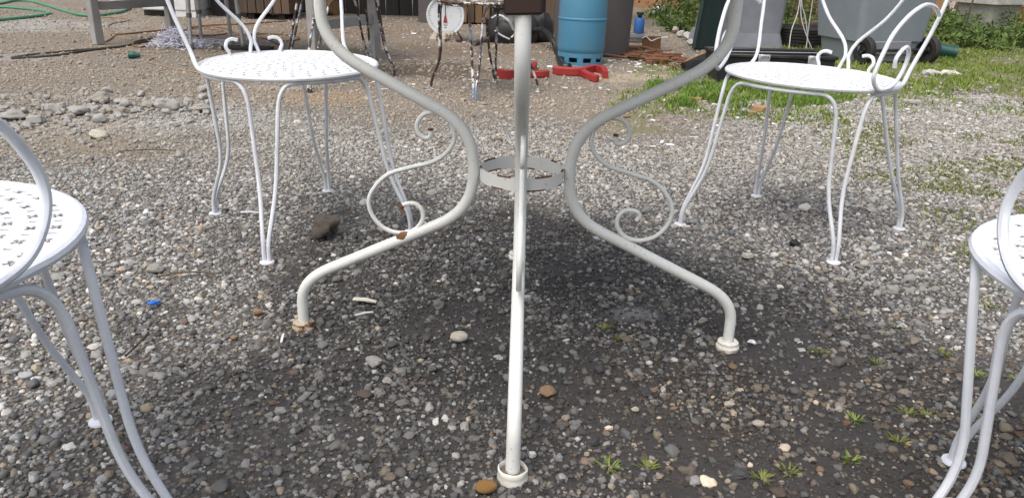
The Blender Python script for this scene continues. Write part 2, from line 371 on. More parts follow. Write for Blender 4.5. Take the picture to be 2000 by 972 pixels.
TINT = [(90, 50, 1.1, .6, (.37, .36, .34), .85), (270, 120, .4, .35, (.23, .20, .17), .8), (40, 112, .35, .2, (.34, .33, .31), .7), (870, 138, .5, .3, (.11, .075, .05), .8), (600, 190, .28, .16, (.36, .23, .12), .7), (1200, 150, .4, .18, (.46, .39, .27), .7), (550, 172, .2, .1, (.44, .41, .37), .7), (920, 95, .8, .5, (.20, .145, .10), .75), (1420, 410, .4, .16, (.085, .066, .062), .6), (1235, 612, .09, .05, (.34, .34, .36), .6), (300, 232, .55, .2, (.48, .47, .45), .85), (100, 250, .5, .2, (.36, .31, .25), .6), (700, 60, .8, .8, (.19, .14, .10), .7), (1310, 75, .35, .9, (.26, .215, .165), .8), (200, 290, .4, .2, (.34, .27, .18), .5), (450, 60, 1.2, .6, (.24, .18, .125), .7), (1640, 560, .22, .15, (.04, .034, .032), .6), (830, 715, .17, .11, (.022, .020, .020), .8), (620, 760, .15, .08, (.026, .022, .022), .6), (1330, 640, .2, .08, (.026, .022, .023), .7), (1120, 560, .15, .1, (.022, .020, .021), .7), (700, 600, .2, .12, (.03, .027, .026), .6), (1420, 760, .14, .08, (.028, .022, .022), .6)]
gxr, gyr = GX.ravel(), GY.ravel(); tc = np.zeros((len(gxr), 4)); nn_ = fbm(gxr, gyr, 5.) - .5; nn2 = fbm(gxr + 5, gyr + 9, 16.) - .5
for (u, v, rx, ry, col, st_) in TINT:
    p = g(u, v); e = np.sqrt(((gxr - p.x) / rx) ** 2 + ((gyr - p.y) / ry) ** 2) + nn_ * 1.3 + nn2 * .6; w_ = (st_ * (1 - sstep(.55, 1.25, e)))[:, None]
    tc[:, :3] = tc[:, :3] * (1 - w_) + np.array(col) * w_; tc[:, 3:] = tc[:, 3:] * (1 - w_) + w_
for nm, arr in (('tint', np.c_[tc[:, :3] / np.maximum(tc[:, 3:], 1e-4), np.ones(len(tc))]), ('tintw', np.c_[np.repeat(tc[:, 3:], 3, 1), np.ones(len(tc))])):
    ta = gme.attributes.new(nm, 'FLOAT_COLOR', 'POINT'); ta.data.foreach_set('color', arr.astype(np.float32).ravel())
go = bpy.data.objects.new('ground', gme); C.objects.link(go); tag(go, 'gravel and earth yard with a dark damp patch under the table', 'ground', kind='structure')

# ------------------------------------------------------------------ gravel: instanced pebbles, placed in world space
mp_, t, b = nodes('pebbles'); at = N(t, 'Attribute', _attribute_name='col', _attribute_type='INSTANCER'); nf = tex(t, 'TexNoise', coord(t), Scale=2.2, Detail=5)
hv = N(t, 'HueSaturation'); mr = N(t, 'MapRange'); mr.inputs[3].default_value = .7; mr.inputs[4].default_value = 1.3
t.links.new(nf.outputs[0], mr.inputs[0]); t.links.new(mr.outputs[0], hv.inputs['Value']); t.links.new(at.outputs['Color'], hv.inputs['Color']); sp_ = tex(t, 'TexNoise', coord(t), Scale=7, Detail=6, Roughness=.8); t.links.new(mix(t, ramp(t, sp_.outputs[0], [(.5, (0, 0, 0)), (.75, (.5,) * 3)]), hv.outputs[0], (.12, .11, .10)), b.inputs['Base Color']); b.inputs['Roughness'].default_value = .82; b.inputs['Specular IOR Level'].default_value = .35
def gravel_nodes():
    ng = bpy.data.node_groups.new('gravel', 'GeometryNodeTree')
    ng.interface.new_socket('Geometry', in_out='INPUT', socket_type='NodeSocketGeometry'); ng.interface.new_socket('Geometry', in_out='OUTPUT', socket_type='NodeSocketGeometry')
    nn = ng.nodes; L = ng.links.new; gi = nn.new('NodeGroupInput'); goo = nn.new('NodeGroupOutput'); jn = nn.new('GeometryNodeJoinGeometry')
    for k in range(5):
        ic = nn.new('GeometryNodeMeshIcoSphere'); ic.inputs['Subdivisions'].default_value = 2 if k == 3 else 3
        sp = nn.new('GeometryNodeSetPosition'); ps = nn.new('GeometryNodeInputPosition')
        ad = nn.new('ShaderNodeVectorMath'); ad.operation = 'ADD'; ad.inputs[1].default_value = (k * 5.3, k * 2.1, k)
        nz = nn.new('ShaderNodeTexNoise'); nz.inputs['Scale'].default_value = .9; nz.inputs['Detail'].default_value = 1.5
        su = nn.new('ShaderNodeVectorMath'); su.operation = 'SUBTRACT'; su.inputs[1].default_value = (.5, .5, .5)
        sca = nn.new('ShaderNodeVectorMath'); sca.operation = 'SCALE'; sca.inputs['Scale'].default_value = (1.25, 1.6, 1.1, 1.9, 1.4)[k]
        L(ps.outputs[0], ad.inputs[0]); L(ad.outputs[0], nz.inputs['Vector']); L(nz.outputs['Color'], su.inputs[0]); L(su.outputs[0], sca.inputs[0])
        L(ic.outputs[0], sp.inputs['Geometry']); L(sca.outputs[0], sp.inputs['Offset'])
        ss = nn.new('GeometryNodeSetShadeSmooth'); ss.inputs['Shade Smooth'].default_value = k != 3; sm = nn.new('GeometryNodeSetMaterial'); sm.inputs['Material'].default_value = mp_; gi2 = nn.new('GeometryNodeGeometryToInstance')
        L(sp.outputs[0], ss.inputs[0]); L(ss.outputs[0], sm.inputs[0]); L(sm.outputs[0], gi2.inputs[0]); L(gi2.outputs[0], jn.inputs[0])
    io = nn.new('GeometryNodeInstanceOnPoints'); io.inputs['Pick Instance'].default_value = True
    def na(name, ty):
        a = nn.new('GeometryNodeInputNamedAttribute'); a.data_type = ty; a.inputs[0].default_value = name; return a.outputs[0]
    er = nn.new('FunctionNodeEulerToRotation'); L(na('rot', 'FLOAT_VECTOR'), er.inputs[0]); L(er.outputs[0], io.inputs['Rotation'])
    L(na('siz', 'FLOAT_VECTOR'), io.inputs['Scale']); L(na('pick', 'INT'), io.inputs['Instance Index'])
    L(gi.outputs[0], io.inputs['Points']); L(jn.outputs[0], io.inputs['Instance']); L(io.outputs[0], goo.inputs[0]); return ng
NG = gravel_nodes()
PAL = np.array([(.17, .17, .165), (.25, .245, .235), (.33, .325, .31), (.44, .43, .41), (.29, .25, .20), (.38, .32, .24), (.22, .16, .13), (.58, .56, .52), (.12, .12, .125), (.34, .35, .35)])
PW = np.array([.19, .22, .16, .09, .05, .04, .03, .055, .11, .06]); PW = PW / PW.sum()
def gravel(name, label, n, y0, y1, rmin, rmed, sig, rmax, keep, seed):
    r_ = np.random.default_rng(seed)
    y = y0 + (y1 - y0) * r_.random(n) ** 1.0; hw = .70 * (.93 * y + .30) + .55; m = r_.random(n) < hw / hw.max(); y = y[m]; hw = hw[m]
    x = (r_.random(len(y)) * 2 - 1) * hw; zd, zt, zg = zones(x, y)
    k = r_.random(len(y)) < keep(x, y, zd, zt, zg); x, y, zd, zt, zg = x[k], y[k], zd[k], zt[k], zg[k]; n = len(x)
    rad = np.clip(rmed * np.exp(sig * r_.standard_normal(n)), rmin, rmax)
    z = np.array([gz(a, b_) for a, b_ in zip(x, y)])
    siz = np.stack([rad * (.8 + .5 * r_.random(n)), rad * (.7 + .4 * r_.random(n)), rad * (.50 + .42 * r_.random(n))], 1)
    rot = np.stack([.6 * (r_.random(n) - .5), .6 * (r_.random(n) - .5), 6.28 * r_.random(n)], 1)
    col = PAL[r_.choice(len(PAL), n, p=PW)] * (.8 + .45 * r_.random(n))[:, None]
    col = col * (1 - np.where(r_.random(n) < (.13 if rmed > .002 else 0), .15, .60 if rmed > .002 else .80) * zd)[:, None]                                           # damp stones are darker
    wm = (r_.random(n) < .5 * sstep(.0, .25, x) * (1 - sstep(1.1, 1.4, y)))[:, None]; col = np.where(wm, col * np.array([1.22, 1.04, .86]), col)   # more tan and brown stones here
    pw_ = (.42 * sstep(1.7, 2.9, y) * (1 - zd))[:, None]; col = col * (1 - pw_) + np.array([.44, .41, .36]) * (.7 + .6 * r_.random(n))[:, None] * pw_       # dry dusty stones farther out
    dust = np.clip(zt * .75 + .12, 0, 1)[:, None] * np.array([.36, .30, .225]) * (.75 + .5 * r_.random(n))[:, None]
    col = col * (1 - .62 * zt)[:, None] + dust * (.62 * zt)[:, None]
    me = bpy.data.meshes.new(name); me.vertices.add(n); me.vertices.foreach_set('co', np.stack([x, y, z + siz[:, 2] * (.15 + .45 * r_.random(n))], 1).astype(np.float32).ravel())
    for nm, ty, arr, key in (('siz', 'FLOAT_VECTOR', siz, 'vector'), ('rot', 'FLOAT_VECTOR', rot, 'vector'), ('col', 'FLOAT_COLOR', np.c_[col, np.ones(n)], 'color'), ('pick', 'INT', r_.integers(0, 5, n), 'value')):
        a = me.attributes.new(nm, ty, 'POINT'); a.data.foreach_set(key, arr.astype(np.int32 if ty == 'INT' else np.float32).ravel())
    me.materials.append(mp_); o = bpy.data.objects.new(name, me); C.objects.link(o); md = o.modifiers.new('gravel', 'NODES'); md.node_group = NG
    return tag(o, label, 'gravel', kind='stuff')
patch = lambda x, y: sstep(.43, .57, fbm(x + 3, y + 8, 4.5))
gravel('gravel', 'loose grey and tan gravel strewn over the yard', 460000, .35, 4.4, .0014, .0029, .42, .0085,
       lambda x, y, d, ti, gr: (1 - d * (.74 - .66 * patch(x, y))) * (1 - .72 * ti) * (1 - .6 * gr) * np.clip(1.25 - .12 * y, .6, 1), 11)
gravel('soil_grains', 'fine dark soil crumbs and grit on the damp patch under the table', 230000, .45, 2.4, .0009, .0017, .4, .0042,
       lambda x, y, d, ti, gr: d * (.25 + .75 * patch(x + 4, y)) * .75, 14)
gravel('pebbles', 'larger rounded pebbles lying among the finer gravel', 15000, .35, 5.2, .0045, .0066, .30, .014,
       lambda x, y, d, ti, gr: (1 - d * .45) * (1 - .55 * ti) * (1 - .5 * gr), 12)
gravel('grit', 'fine stone chips trodden into the earth beyond the chairs', 80000, 3.2, 8.5, .0025, .0045, .45, .013,
       lambda x, y, d, ti, gr: (1 - .5 * ti) * (1 - .85 * gr), 13)

# ------------------------------------------------------------------ garden table
TC = Vector((.013, 1.284, 0)); tr = thing('garden_table', on_ground(TC.x, TC.y), 'cream painted tubular steel garden table base with scrolls and a ring, rust spots', 'table')
TR = .0103
SCR = [(.162, .411), (.162, .398), (.171, .393), (.183, .402), (.185, .418), (.174, .434), (.154, .439), (.134, .431), (.122, .41), (.121, .388), (.136, .366), (.160, .350), (.202, .338), (.238, .325), (.263, .301), (.275, .275), (.27, .247), (.25, .223), (.221, .214), (.195, .220), (.179, .239), (.179, .259), (.191, .271), (.209, .270), (.217, .262), (.212, .252)]
CAPP = ([(.0, -.004), (.017, -.004), (.0215, .0), (.0222, .007), (.0195, .010), (.0192, .013), (.0198, .016), (.0155, .019), (.0108, .019), (.0105, .010)],
        [(.0, -.004), (.017, -.004), (.0215, .0), (.0220, .006), (.0205, .010), (.0212, .012), (.0212, .019), (.0195, .021), (.0185, .019), (.0185, .011), (.0, .011)])
def fit_scroll(a):
    return [pol(TC, a, r, z) for r, z in SCR]
for az, lean in ((R(-90.3), -.007), (R(0), 0), (R(90), 0), (R(180), 0)):
    fx, fy = TC.x + .412 * math.cos(az), TC.y + .412 * math.sin(az); z0 = gz(fx, fy)
    prof = [(.412, z0 + .012), (.410, z0 + .104), (.0855, .261 + z0 * .25), (.0855, .412), (.342, .546), (.341, .665)]
    P = fillet([pol(TC, az, r, z) + Vector((lean * max(0, (z - .3) / .35), 0, 0)) for r, z in prof], [.062, .07, .07, .075], 9)
    leg = MB().tube(P, TR, 16).build('leg', M_TABLE, tr)
    MB().tube(spline(fit_scroll(az), 6), .0042, 9).build('scroll', M_TABLE, leg)
    sp_ = spline(fit_scroll(az), 6); MB().tube(sp_[:3], .00435, 9).build('rusted_tip', M_RUST, leg)
    if az > 3:
        MB().tube(sp_[-11:], .0044, 9).build('rusted_tip', M_RUST, leg)
        wd_ = MB(); wc = pol(TC, az, .214, .2065)
        for v_ in range(1): wd_.tube([wc + Vector((-.010, 0, -.004)), wc + Vector((0, 0, .001)), wc + Vector((.010, 0, .004))], [.0088, .0109, .0088], 16)
        wd_.build('rusted_weld', M_RUST, leg)
    cp = Vector((fx, fy, z0)); capm = MB().lathe(CAPP[1 if az < 0 else 0], cp, 24)
    for i, p in enumerate(capm.v): p.z += .0012 * noise.noise((p.x * 90, p.y * 90, 1)); p.x += .002 * noise.noise((p.x * 60, p.y * 60, 5 + az))
    capo = capm.build('foot_cap', M_CAPR if az > 3 else M_CAP, leg)
    if az < 0: MB().lathe([(.0183, .0128), (.014, .0150), (.010, .0155)], cp, 24).build('dirt', M_CLOD, leg)
    bp = pol(TC, az, .341, .0) + Vector((lean, 0, 0)); front = az < 0
    bm_ = MB().box(bp + Vector((0, 0, .680 if front else .687)), (.047, .03, .098 if front else .08) if abs(math.sin(az)) > .5 else (.03, .047, .05), 0, .003)
    for p in bm_.v: p.z += .004 * noise.noise((p.x * 80, p.y * 80, 2)) * (p.z < .66)
    bm_.build('top_bracket', M_BLOCK, leg)
ringm = MB().lathe([(.0745, .324), (.0745, .347), (.0722, .347), (.0722, .324), (.0745, .324)], (TC.x, TC.y, 0), 56)
ringm.build('ring_band', M_RING, tr)
for zz in (.3245, .3465):
    for k in range(7):
        a = .3 + k * .9 + 8 * (zz - .32); MB().tube([(TC.x + .0733 * math.cos(a + q), TC.y + .0733 * math.sin(a + q), zz) for q in np.linspace(0, .22 + .12 * (k % 3), 6)], .0018, 7).build('rusty_edge', M_RUST, tr)
topm = MB().lathe([(0, .726), (.345, .726), (.362, .729), (.366, .738), (.362, .747), (.35, .750), (0, .750)], (TC.x, TC.y, 0), 64); topm.build('table_top', M_TABLE, tr)

# ------------------------------------------------------------------ garden chairs
SR_, SZ = .213, .430
def seat_mesh():
    vs = []; es = []; holes = []
    def loop(pts):
        n = len(vs); vs.extend(Vector(p) for p in pts); es.extend((n + i, n + (i + 1) % len(pts)) for i in range(len(pts)))
    loop([(SR_ * math.cos(2 * math.pi * k / 72), SR_ * math.sin(2 * math.pi * k / 72)) for k in range(72)])
    rings = [(.020 + .0215 * k, int(2 * math.pi * (.020 + .0215 * k) / .0185)) for k in range(9)]
    for ri, (r, n) in enumerate(rings):
        for k in range(n):
            a = 2 * math.pi * (k + .5 * (ri % 2)) / n; big = (k + ri) % 2 == 0; c_ = Vector((r * math.cos(a), r * math.sin(a)))
            L_, w_ = (.0066, .0023) if big else (.0046, .0020)
            e = Vector((math.cos(a + .78 * big), math.sin(a + .78 * big))); f_ = Vector((-e.y, e.x))
            if big: q = [(L_, -w_), (L_, w_), (w_, w_), (w_, L_), (-w_, L_), (-w_, w_), (-L_, w_), (-L_, -w_), (-w_, -w_), (-w_, -L_), (w_, -L_), (w_, -w_)]
            else: q = [(L_, 0), (L_ * .6, w_), (-L_ * .6, w_), (-L_, 0), (-L_ * .6, -w_), (L_ * .6, -w_)]
            loop([c_ + e * x + f_ * y for x, y in q]); holes.append((c_, e, f_, L_, w_, big))
    for r in (.203,):
        n = max(10, int(2 * math.pi * r / .02)); vs.extend(Vector((r * math.cos(2 * math.pi * k / n), r * math.sin(2 * math.pi * k / n))) for k in range(n))
    V, E_, F_, *_ = geometry.delaunay_2d_cdt(vs, es, [], 0, 1e-6)
    H = np.array([tuple(h[0]) for h in holes]); keep = []
    for f in F_:
        c_ = (V[f[0]] + V[f[1]] + V[f[2]]) / 3
        if c_.length > SR_: continue
        i = int(((H - np.array(tuple(c_))) ** 2).sum(1).argmin()); h = holes[i]; d = c_ - h[0]; x, y = abs(d.dot(h[1])), abs(d.dot(h[2]))
        inside = ((x < h[3] and y < h[4]) or (y < h[3] and x < h[4])) if h[5] else (x < h[3] and y < h[4])
        if not inside: keep.append(tuple(f))
    m = bpy.data.meshes.new('seat'); m.from_pydata([(p.x, p.y, -.005 * (p.length / SR_) ** 3) for p in V], [], keep); m.materials.append(M_SEAT); m.update(); return m
SEAT = seat_mesh()
def chair(name, label, c, back, feet=None, arms=False, mat=M_WHITE, smat=None, group=None, sr=1.0, sz=SZ, tilt=(0, 0), rod=.005, upper=True):
    z0 = gz(*c); root = thing(name, (c[0], c[1], z0), label, 'chair', group); z0 = 0
    S = SR_ * sr
    seat = bpy.data.objects.new('seat', SEAT); C.objects.link(seat); seat.parent = root; seat.location = (0, 0, sz - root.location.z); seat.scale = (sr, sr, 1); seat.rotation_euler = (tilt[0], tilt[1], 0)
    if smat: seat.material_slots[0].link = 'OBJECT'; seat.material_slots[0].material = smat
    so_ = seat.modifiers.new('thick', 'SOLIDIFY'); so_.thickness = .0016
    n = 64; Tm = Matrix.Rotation(tilt[1], 3, 'Y') @ Matrix.Rotation(tilt[0], 3, 'X')
    MB().tube([Vector((c[0], c[1], sz)) + Tm @ Vector((S * math.cos(6.2832 * k / n), S * math.sin(6.2832 * k / n), -.0075)) for k in range(n)], .0058, 8, closed=True).build('seat_rim', smat or mat, root)
    if feet is None: feet = [(back + R(d), .29) for d in (42, 136, -136, -42)]
    else:
        ff = []
        for p in feet: d = Vector(p[:2]) - Vector(c); ff.append((math.atan2(d.y, d.x), d.length))
        feet = ff
    feet = sorted(feet, key=lambda q: (q[0] - back) % 6.28319)
    def rodpts(i, s):
        a, rf = feet[i]; f = pol(c, a, rf, 0); g0 = gz(f.x, f.y); e = Vector((math.cos(a), math.sin(a), 0)); tn = Vector((-e.y, e.x, 0)) * s; cc = Vector((c[0], c[1], 0))
        return [cc + e * (rf + .000) + tn * .0055 + Vector((0, 0, g0 + .004)), cc + e * (rf - .002) + tn * .006 + Vector((0, 0, g0 + .05)), cc + e * (rf - .052) + tn * .019 + Vector((0, 0, .168)), cc + e * (S * .985) + tn * .037 + Vector((0, 0, sz - .024))], a
    for i in range(4):
        j = (i + 1) % 4; A, a0 = rodpts(i, 1); B_, a1 = rodpts(j, -1)
        da = (a1 - a0) % 6.28319; m_ = [pol(c, a0 + da * q, S * .975, sz - .020) for q in np.linspace(.34, .66, 7)]
        A[-1] = pol(c, a0 + .175, S * 1.0, sz - .021); B_[-1] = pol(c, a1 - .175, S * 1.0, sz - .021)
        path = fillet(A[:3] + [A[3]] + m_ + [B_[3]] + B_[:3][::-1], [.03, .05, .065] + [.012] * 7 + [.065, .05, .03], 6)
        MB().tube(path, rod, 9).build('leg_arch', mat, root)
        f = pol(c, feet[i][0], feet[i][1], 0); MB().lathe([(0, 0), (.0150, 0), (.0175, .003), (.0165, .006), (.009, .007), (0, .008)], (f.x, f.y, gz(f.x, f.y) + .001), 20).build('foot_pad', mat, root)
    if not upper: return root
    bd = Vector((math.cos(back), math.sin(back), 0)); tl = Vector((-bd.y, bd.x, 0)); cc = Vector((c[0], c[1], 0))
    def bk(tq, z, off=0.0): return cc + tl * tq + bd * (.2 * sr + (z - sz) * .20 + off - (tq * tq) * 1.1) + Vector((0, 0, z))
    # hoop: two posts rising from the rim and joined over the top
    hoop = []
    for s in (1, -1):
        base = [pol(c, back + s * R(84), S * .99, sz - .012), pol(c, back + s * R(73), S * 1.02, sz - .004), pol(c, back + s * R(66), S * 1.07, sz + .03)]
        q = [pol(c, back + s * R(61), S * 1.22, sz + .12), pol(c, back + s * R(57), S * 1.33, sz + .21), pol(c, back + s * R(47), S * 1.42, sz + .32), pol(c, back + s * R(28), S * 1.48, sz + .41)]
        hoop.append(base + q)
    path = hoop[0] + [pol(c, back, S * 1.5, sz + .45)] + hoop[1][::-1]
    MB().tube(spline(path, 6), rod, 9).build('back_hoop', mat, root)
    for s in (1, -1):
        MB().tube(spline([bk(s * .016, sz - .012), bk(s * .009, sz + .012), bk(s * .0052, sz + .035), bk(s * .022, sz + .072), bk(s * .082, sz + .137), bk(s * .118, sz + .21), bk(s * .105, sz + .285), bk(s * .055, sz + .31), bk(s * .018, sz + .28), bk(s * .012, sz + .24)], 7), rod * .95, 9).build('back_scroll', mat, root)
        MB().tube(spline([bk(s * .068, sz - .012, .006), bk(s * .071, sz + .004), bk(s * .078, sz + .018), bk(s * .072, sz + .032), bk(s * .058, sz + .037), bk(s * .043, sz + .034)], 6), rod * .95, 9).build('hook_scroll', mat, root)
        if arms:
            tail = [(114, 1.05, -.004), (103, 1.035, -.003), (95, 1.03, .013), (89, 1.04, .043), (88.5, 1.05, .073), (93, 1.05, .089), (99, 1.05, .083), (103.5, 1.05, .064), (103, 1.05, .044)]
            if arms == 1: A = [(63, 1.24, .158), (73, 1.17, .177), (84, 1.10, .184), (95, 1.07, .173), (104, 1.06, .151), (112, 1.07, .12), (117, 1.09, .084), (120, 1.10, .05), (120.5, 1.09, .021)] + tail
            else: A = [(63, 1.22, .156), (70, 1.22, .176), (80, 1.20, .190), (96, 1.14, .186), (112, 1.07, .168), (126, 1.04, .138), (135, 1.03, .098), (138, 1.04, .062), (135, 1.04, .030), (127, 1.04, .006)] + tail
            MB().tube(spline([pol(c, back + s * R(a + (6 * min(1, max(0, (a - 62) / 40)) if arms == 1 and s > 0 else 0)), S * r * (1.06 if arms == 1 and s > 0 and a > 80 else 1), sz + z) for a, r, z in A], 7), rod, 9).build('armrest', mat, root)
    return root
G4 = 'white garden chairs around the table'
fl = [g(*q) for q in ((421, 420), (522, 515), (803, 455), (640, 375))]
chair('garden_chair', 'white metal garden chair without armrests, round perforated seat, beside the rubble heap', (-.57, 1.897), R(133), fl, False, group=G4, tilt=(R(1), 0))
fr = [g(*q) for q in ((1328, 441), (1627, 515), (1755, 449), (1477, 385))]
chair('garden_chair', 'white metal garden armchair with looped arms standing before the grey wheelie bin and grass', (.765, 1.98), R(45), fr, 1, group=G4, tilt=(0, R(1.2)))
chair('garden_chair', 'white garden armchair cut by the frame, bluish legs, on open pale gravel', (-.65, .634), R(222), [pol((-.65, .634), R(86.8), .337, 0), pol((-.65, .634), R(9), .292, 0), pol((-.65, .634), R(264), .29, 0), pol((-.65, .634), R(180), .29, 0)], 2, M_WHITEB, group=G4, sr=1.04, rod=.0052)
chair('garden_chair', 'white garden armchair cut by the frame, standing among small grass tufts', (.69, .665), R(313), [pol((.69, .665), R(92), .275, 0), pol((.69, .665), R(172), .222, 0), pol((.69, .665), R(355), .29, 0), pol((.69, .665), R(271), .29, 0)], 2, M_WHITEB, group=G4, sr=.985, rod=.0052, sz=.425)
G2 = 'old peeling chairs beyond the table'
f1 = [g(605, 181), g(771, 152), g(728, 141), Vector((-1.34, 4.34, 0))]
chair('old_chair', 'old garden chair with flaking blue and white paint behind the armless white chair', (-1.0, 4.30), R(120), f1, False, M_PEEL, M_PEELW, G2, sz=.468, rod=.0066)
f2 = [g(842, 175), g(927, 196), g(966, 162), g(1050, 181)]
chair('old_chair', 'old rusty garden chair with flaking paint beside the white dial scale', (-.205, 4.03), R(100), f2, False, M_PEEL, M_PEELW, G2, sz=.468, rod=.0066)

# ------------------------------------------------------------------ shed, walls and far setting
def build_shed():
    x0, x1, yb = -3.75, 1.05, 8.75
    r_ = thing('shed', (-1.3, yb, 0), 'dark open-fronted timber shed behind the wooden chest and scale', 'shed')
    n = 32; wd = (x1 - x0) / n
    bm0 = MB().box((0, 0, 1.1), (wd - .008, .022, 2.25), 0, .003).build('board', M_WOODD, None, False, origin=(0, 0, 0)); bm0.parent = r_
    for k in range(n):
        o = bm0 if k == 0 else bm0.copy()
        if k: C.objects.link(o); o.parent = r_
        o.location = (x0 + wd * (k + .5) + 1.3, random.uniform(-.006, .006), 0)
    for k in range(3): MB().box((x0 + .1 + (x1 - x0 - .2) * k / 2, yb + .05, 1.1), (.09, .07, 2.3), 0, .004).build('post', M_WOODD, r_)
    MB().box(((x0 + x1) / 2, yb - .45, 2.28), (x1 - x0 + .4, 1.5, .05), 0, .006, Matrix.Rotation(R(5), 3, 'X')).build('roof', M_WOODD, r_)
build_shed()
def build_wall():
    p0 = g(1225, 8); p1 = g(1640, 24)
    r_ = thing('garden_wall', (2.8, 11.6, gz(2.8, 11.6)), 'low terracotta rendered garden wall beyond the weeds and bins', 'wall')
    MB().box((3.6, 11.6, .35), (5.0, .2, .8), 0, .01).build('render', M_TERRA, r_); MB().box((3.6, 11.6, .79), (5.1, .28, .06), 0, .01).build('coping', M_CONC, r_)
build_wall()
def build_outhouse():
    p = g(1873, 27); r_ = thing('outbuilding', (p.x, p.y, p.z), 'terracotta outbuilding wall with a pale framed hatch behind the stone planter', 'building')
    k = ppm(p); x, y = p.x, p.y
    MB().box((x + 1.2, y + .35, 1.2), (4.6, .3, 2.5), 0, .01).build('wall', M_TERRA, r_)
    MB().box((x, y + .15, .45), (.24, .1, .9), 0, .008).build('hatch_frame', M_PINK, r_)
    MB().box((x + .01, y + .095, .16), (.09, .02, .13), 0, .004).build('hatch', M_WOODY, r_)
    MB().box((x + 1.2, y + .25, 2.5), (5.0, .9, .08), 0, .01, Matrix.Rotation(R(-8), 3, 'X')).build('roof', M_TERRA, r_)
build_outhouse()

# ------------------------------------------------------------------ grey work table, stool, appliance, chest
def build_worktable():
    L1, L2, R1 = g(193, 88), g(338, 72), g(733, 117); R2 = R1 + (L1 - L2) * .93; R2.z = gz(R2.x, R2.y)
    c = (L1 + R1) / 2; r_ = thing('work_table', (c.x, c.y, gz(c.x, c.y)), 'long grey painted work table on square legs with low end stretchers', 'table')
    a = math.atan2(R2.y - L1.y, R2.x - L1.x)
    for p in (L1, L2, R1, R2): MB().box((p.x, p.y, p.z + .355), (.062, .062, .71), a, .006).build('leg', M_GREY, r_)
    for p, q in ((L1, L2), (R2, R1)):
        d = (q - p); m_ = (p + q) / 2; MB().box((m_.x, m_.y, .262), (d.length - .064, .03, .058), math.atan2(d.y, d.x), .004).build('stretcher', M_GREY, r_)
    MB().box((c.x, c.y, .735), ((R2 - L1).length + .25, .82, .035), a, .005).build('table_top', M_GREY, r_)
build_worktable()
def build_stool():
    f = [g(374, 97), g(394, 86), g(453, 85), g(476, 97)]; c = sum(f, Vector()) / 4
    r_ = thing('stool', (c.x, c.y, gz(c.x, c.y)), 'aluminium stool with telescopic tube legs, collars and grey rubber feet', 'stool')
    for p in f:
        tp = p + (c - p) * .14; tp.z = .5; d = (tp - p).normalized()
        lg = MB().tube([p + d * .03, p + d * .24], .0125, 12).build('leg', M_ALU, r_)
        MB().tube([p + d * .235, tp], .0155, 12).build('upper_tube', M_ALU, lg)
        MB().tube([p + d * .215, p + d * .243], .0185, 12).build('collar', M_RUBBER, lg)
        MB().lathe([(0, 0), (.022, 0), (.021, .012), (.016, .035), (.0126, .04)], p, 16).build('rubber_foot', M_RUBBER, lg)
    MB().lathe([(0, .495), (.19, .495), (.2, .505), (.2, .525), (.19, .532), (0, .528)], (c.x, c.y, 0), 40).build('seat', M_ALU, r_)
build_stool()
def build_appliance():
    a, b_ = g(284, 31), g(386, 35); y = 7.7; w_ = b_.x - a.x; x = (a.x + b_.x) / 2; z = gz(x, y)
    r_ = thing('appliance', (x, y + .28, z), 'white box appliance with a dark plinth notch standing by the shed', 'appliance')
    MB().box((x, y + .29, z + .47), (w_, .56, .82), 0, .012).build('cabinet', M_APPL, r_)
    MB().box((x + .14, y + .29, z + .03), (w_ - .30, .54, .06), 0, .004).build('plinth', M_APPL, r_)
    MB().box((x - .16, y + .32, z + .03), (.26, .48, .058), 0, .003).build('plinth_recess', M_BLACK, r_)
    MB().box((x + .1, y + .004, z + .5), (w_ * .7, .012, .5), 0, .005).build('door', M_APPL, r_)
build_appliance()
p = g(238, 7); tag(MB().lathe([(0, 0), (.115, 0), (.12, .006), (.122, .012), (.135, .24), (.142, .243), (.142, .252), (.131, .252), (.118, .012), (0, .012)], p, 32).build('bucket', M_APPL), 'off white plastic bucket standing left of the white appliance', 'bucket')
def build_chest():
    a, b_ = g(478, 33), g(592, 33); y = 7.75; x0, x1 = a.x + .05, b_.x; z = gz(x0, y)
    r_ = thing('wooden_chest', ((x0 + x1) / 2, y + .25, z), 'brown chest of upright boards raised on dark runners by the shed', 'chest')
    n = 6; wd = (x1 - x0) / n
    for k in range(n): MB().box((x0 + wd * (k + .5), y + random.uniform(-.004, .004), z + .36), (wd - .006, .022, .60), 0, .003).build('board', M_WOOD, r_)
    for s in (0, 1): MB().box((x0 + .012 + s * (x1 - x0 - .024), y + .28, z + .36), (.022, .5, .60), 0, .003).build('side_panel', M_WOOD, r_)
    MB().box(((x0 + x1) / 2, y + .27, z + .675), (x1 - x0 + .04, .58, .025), 0, .004).build('lid', M_WOOD, r_)
    for s in (0, 1): MB().box((x0 + .1 + s * (x1 - x0 - .2), y + .27, z + .03), (.07, .5, .06), 0, .003).build('runner', M_WOODD, r_)
build_chest()
def build_pallet():
    a, b_ = g(392, 37), g(474, 37); y = 7.95; x0, x1 = a.x, b_.x; z = gz(x0, y)
    r_ = thing('board_stack', ((x0 + x1) / 2, y, z), 'dark weathered boards stacked on edge beside the white appliance', 'boards')
    for k in range(4): MB().box(((x0 + x1) / 2 + random.uniform(-.02, .02), y + .05 * k, z + .2 + .03 * k), ((x1 - x0), .03, .4 + .06 * k), R(random.uniform(-2, 2)), .004).build('board', M_WOODD if k % 2 == 0 else M_WOOD, r_)
build_pallet()
p = g(637, 30); pr = MB().tube([(p.x - .16, p.y + .1, p.z + .09), (p.x + .02, p.y, p.z + .085), (p.x + .12, p.y - .05, p.z + .085)], [.075, .085, .08], 20); tag(pr.build('log', M_WOODY), 'short brown log lying at the foot of the shed wall', 'log')
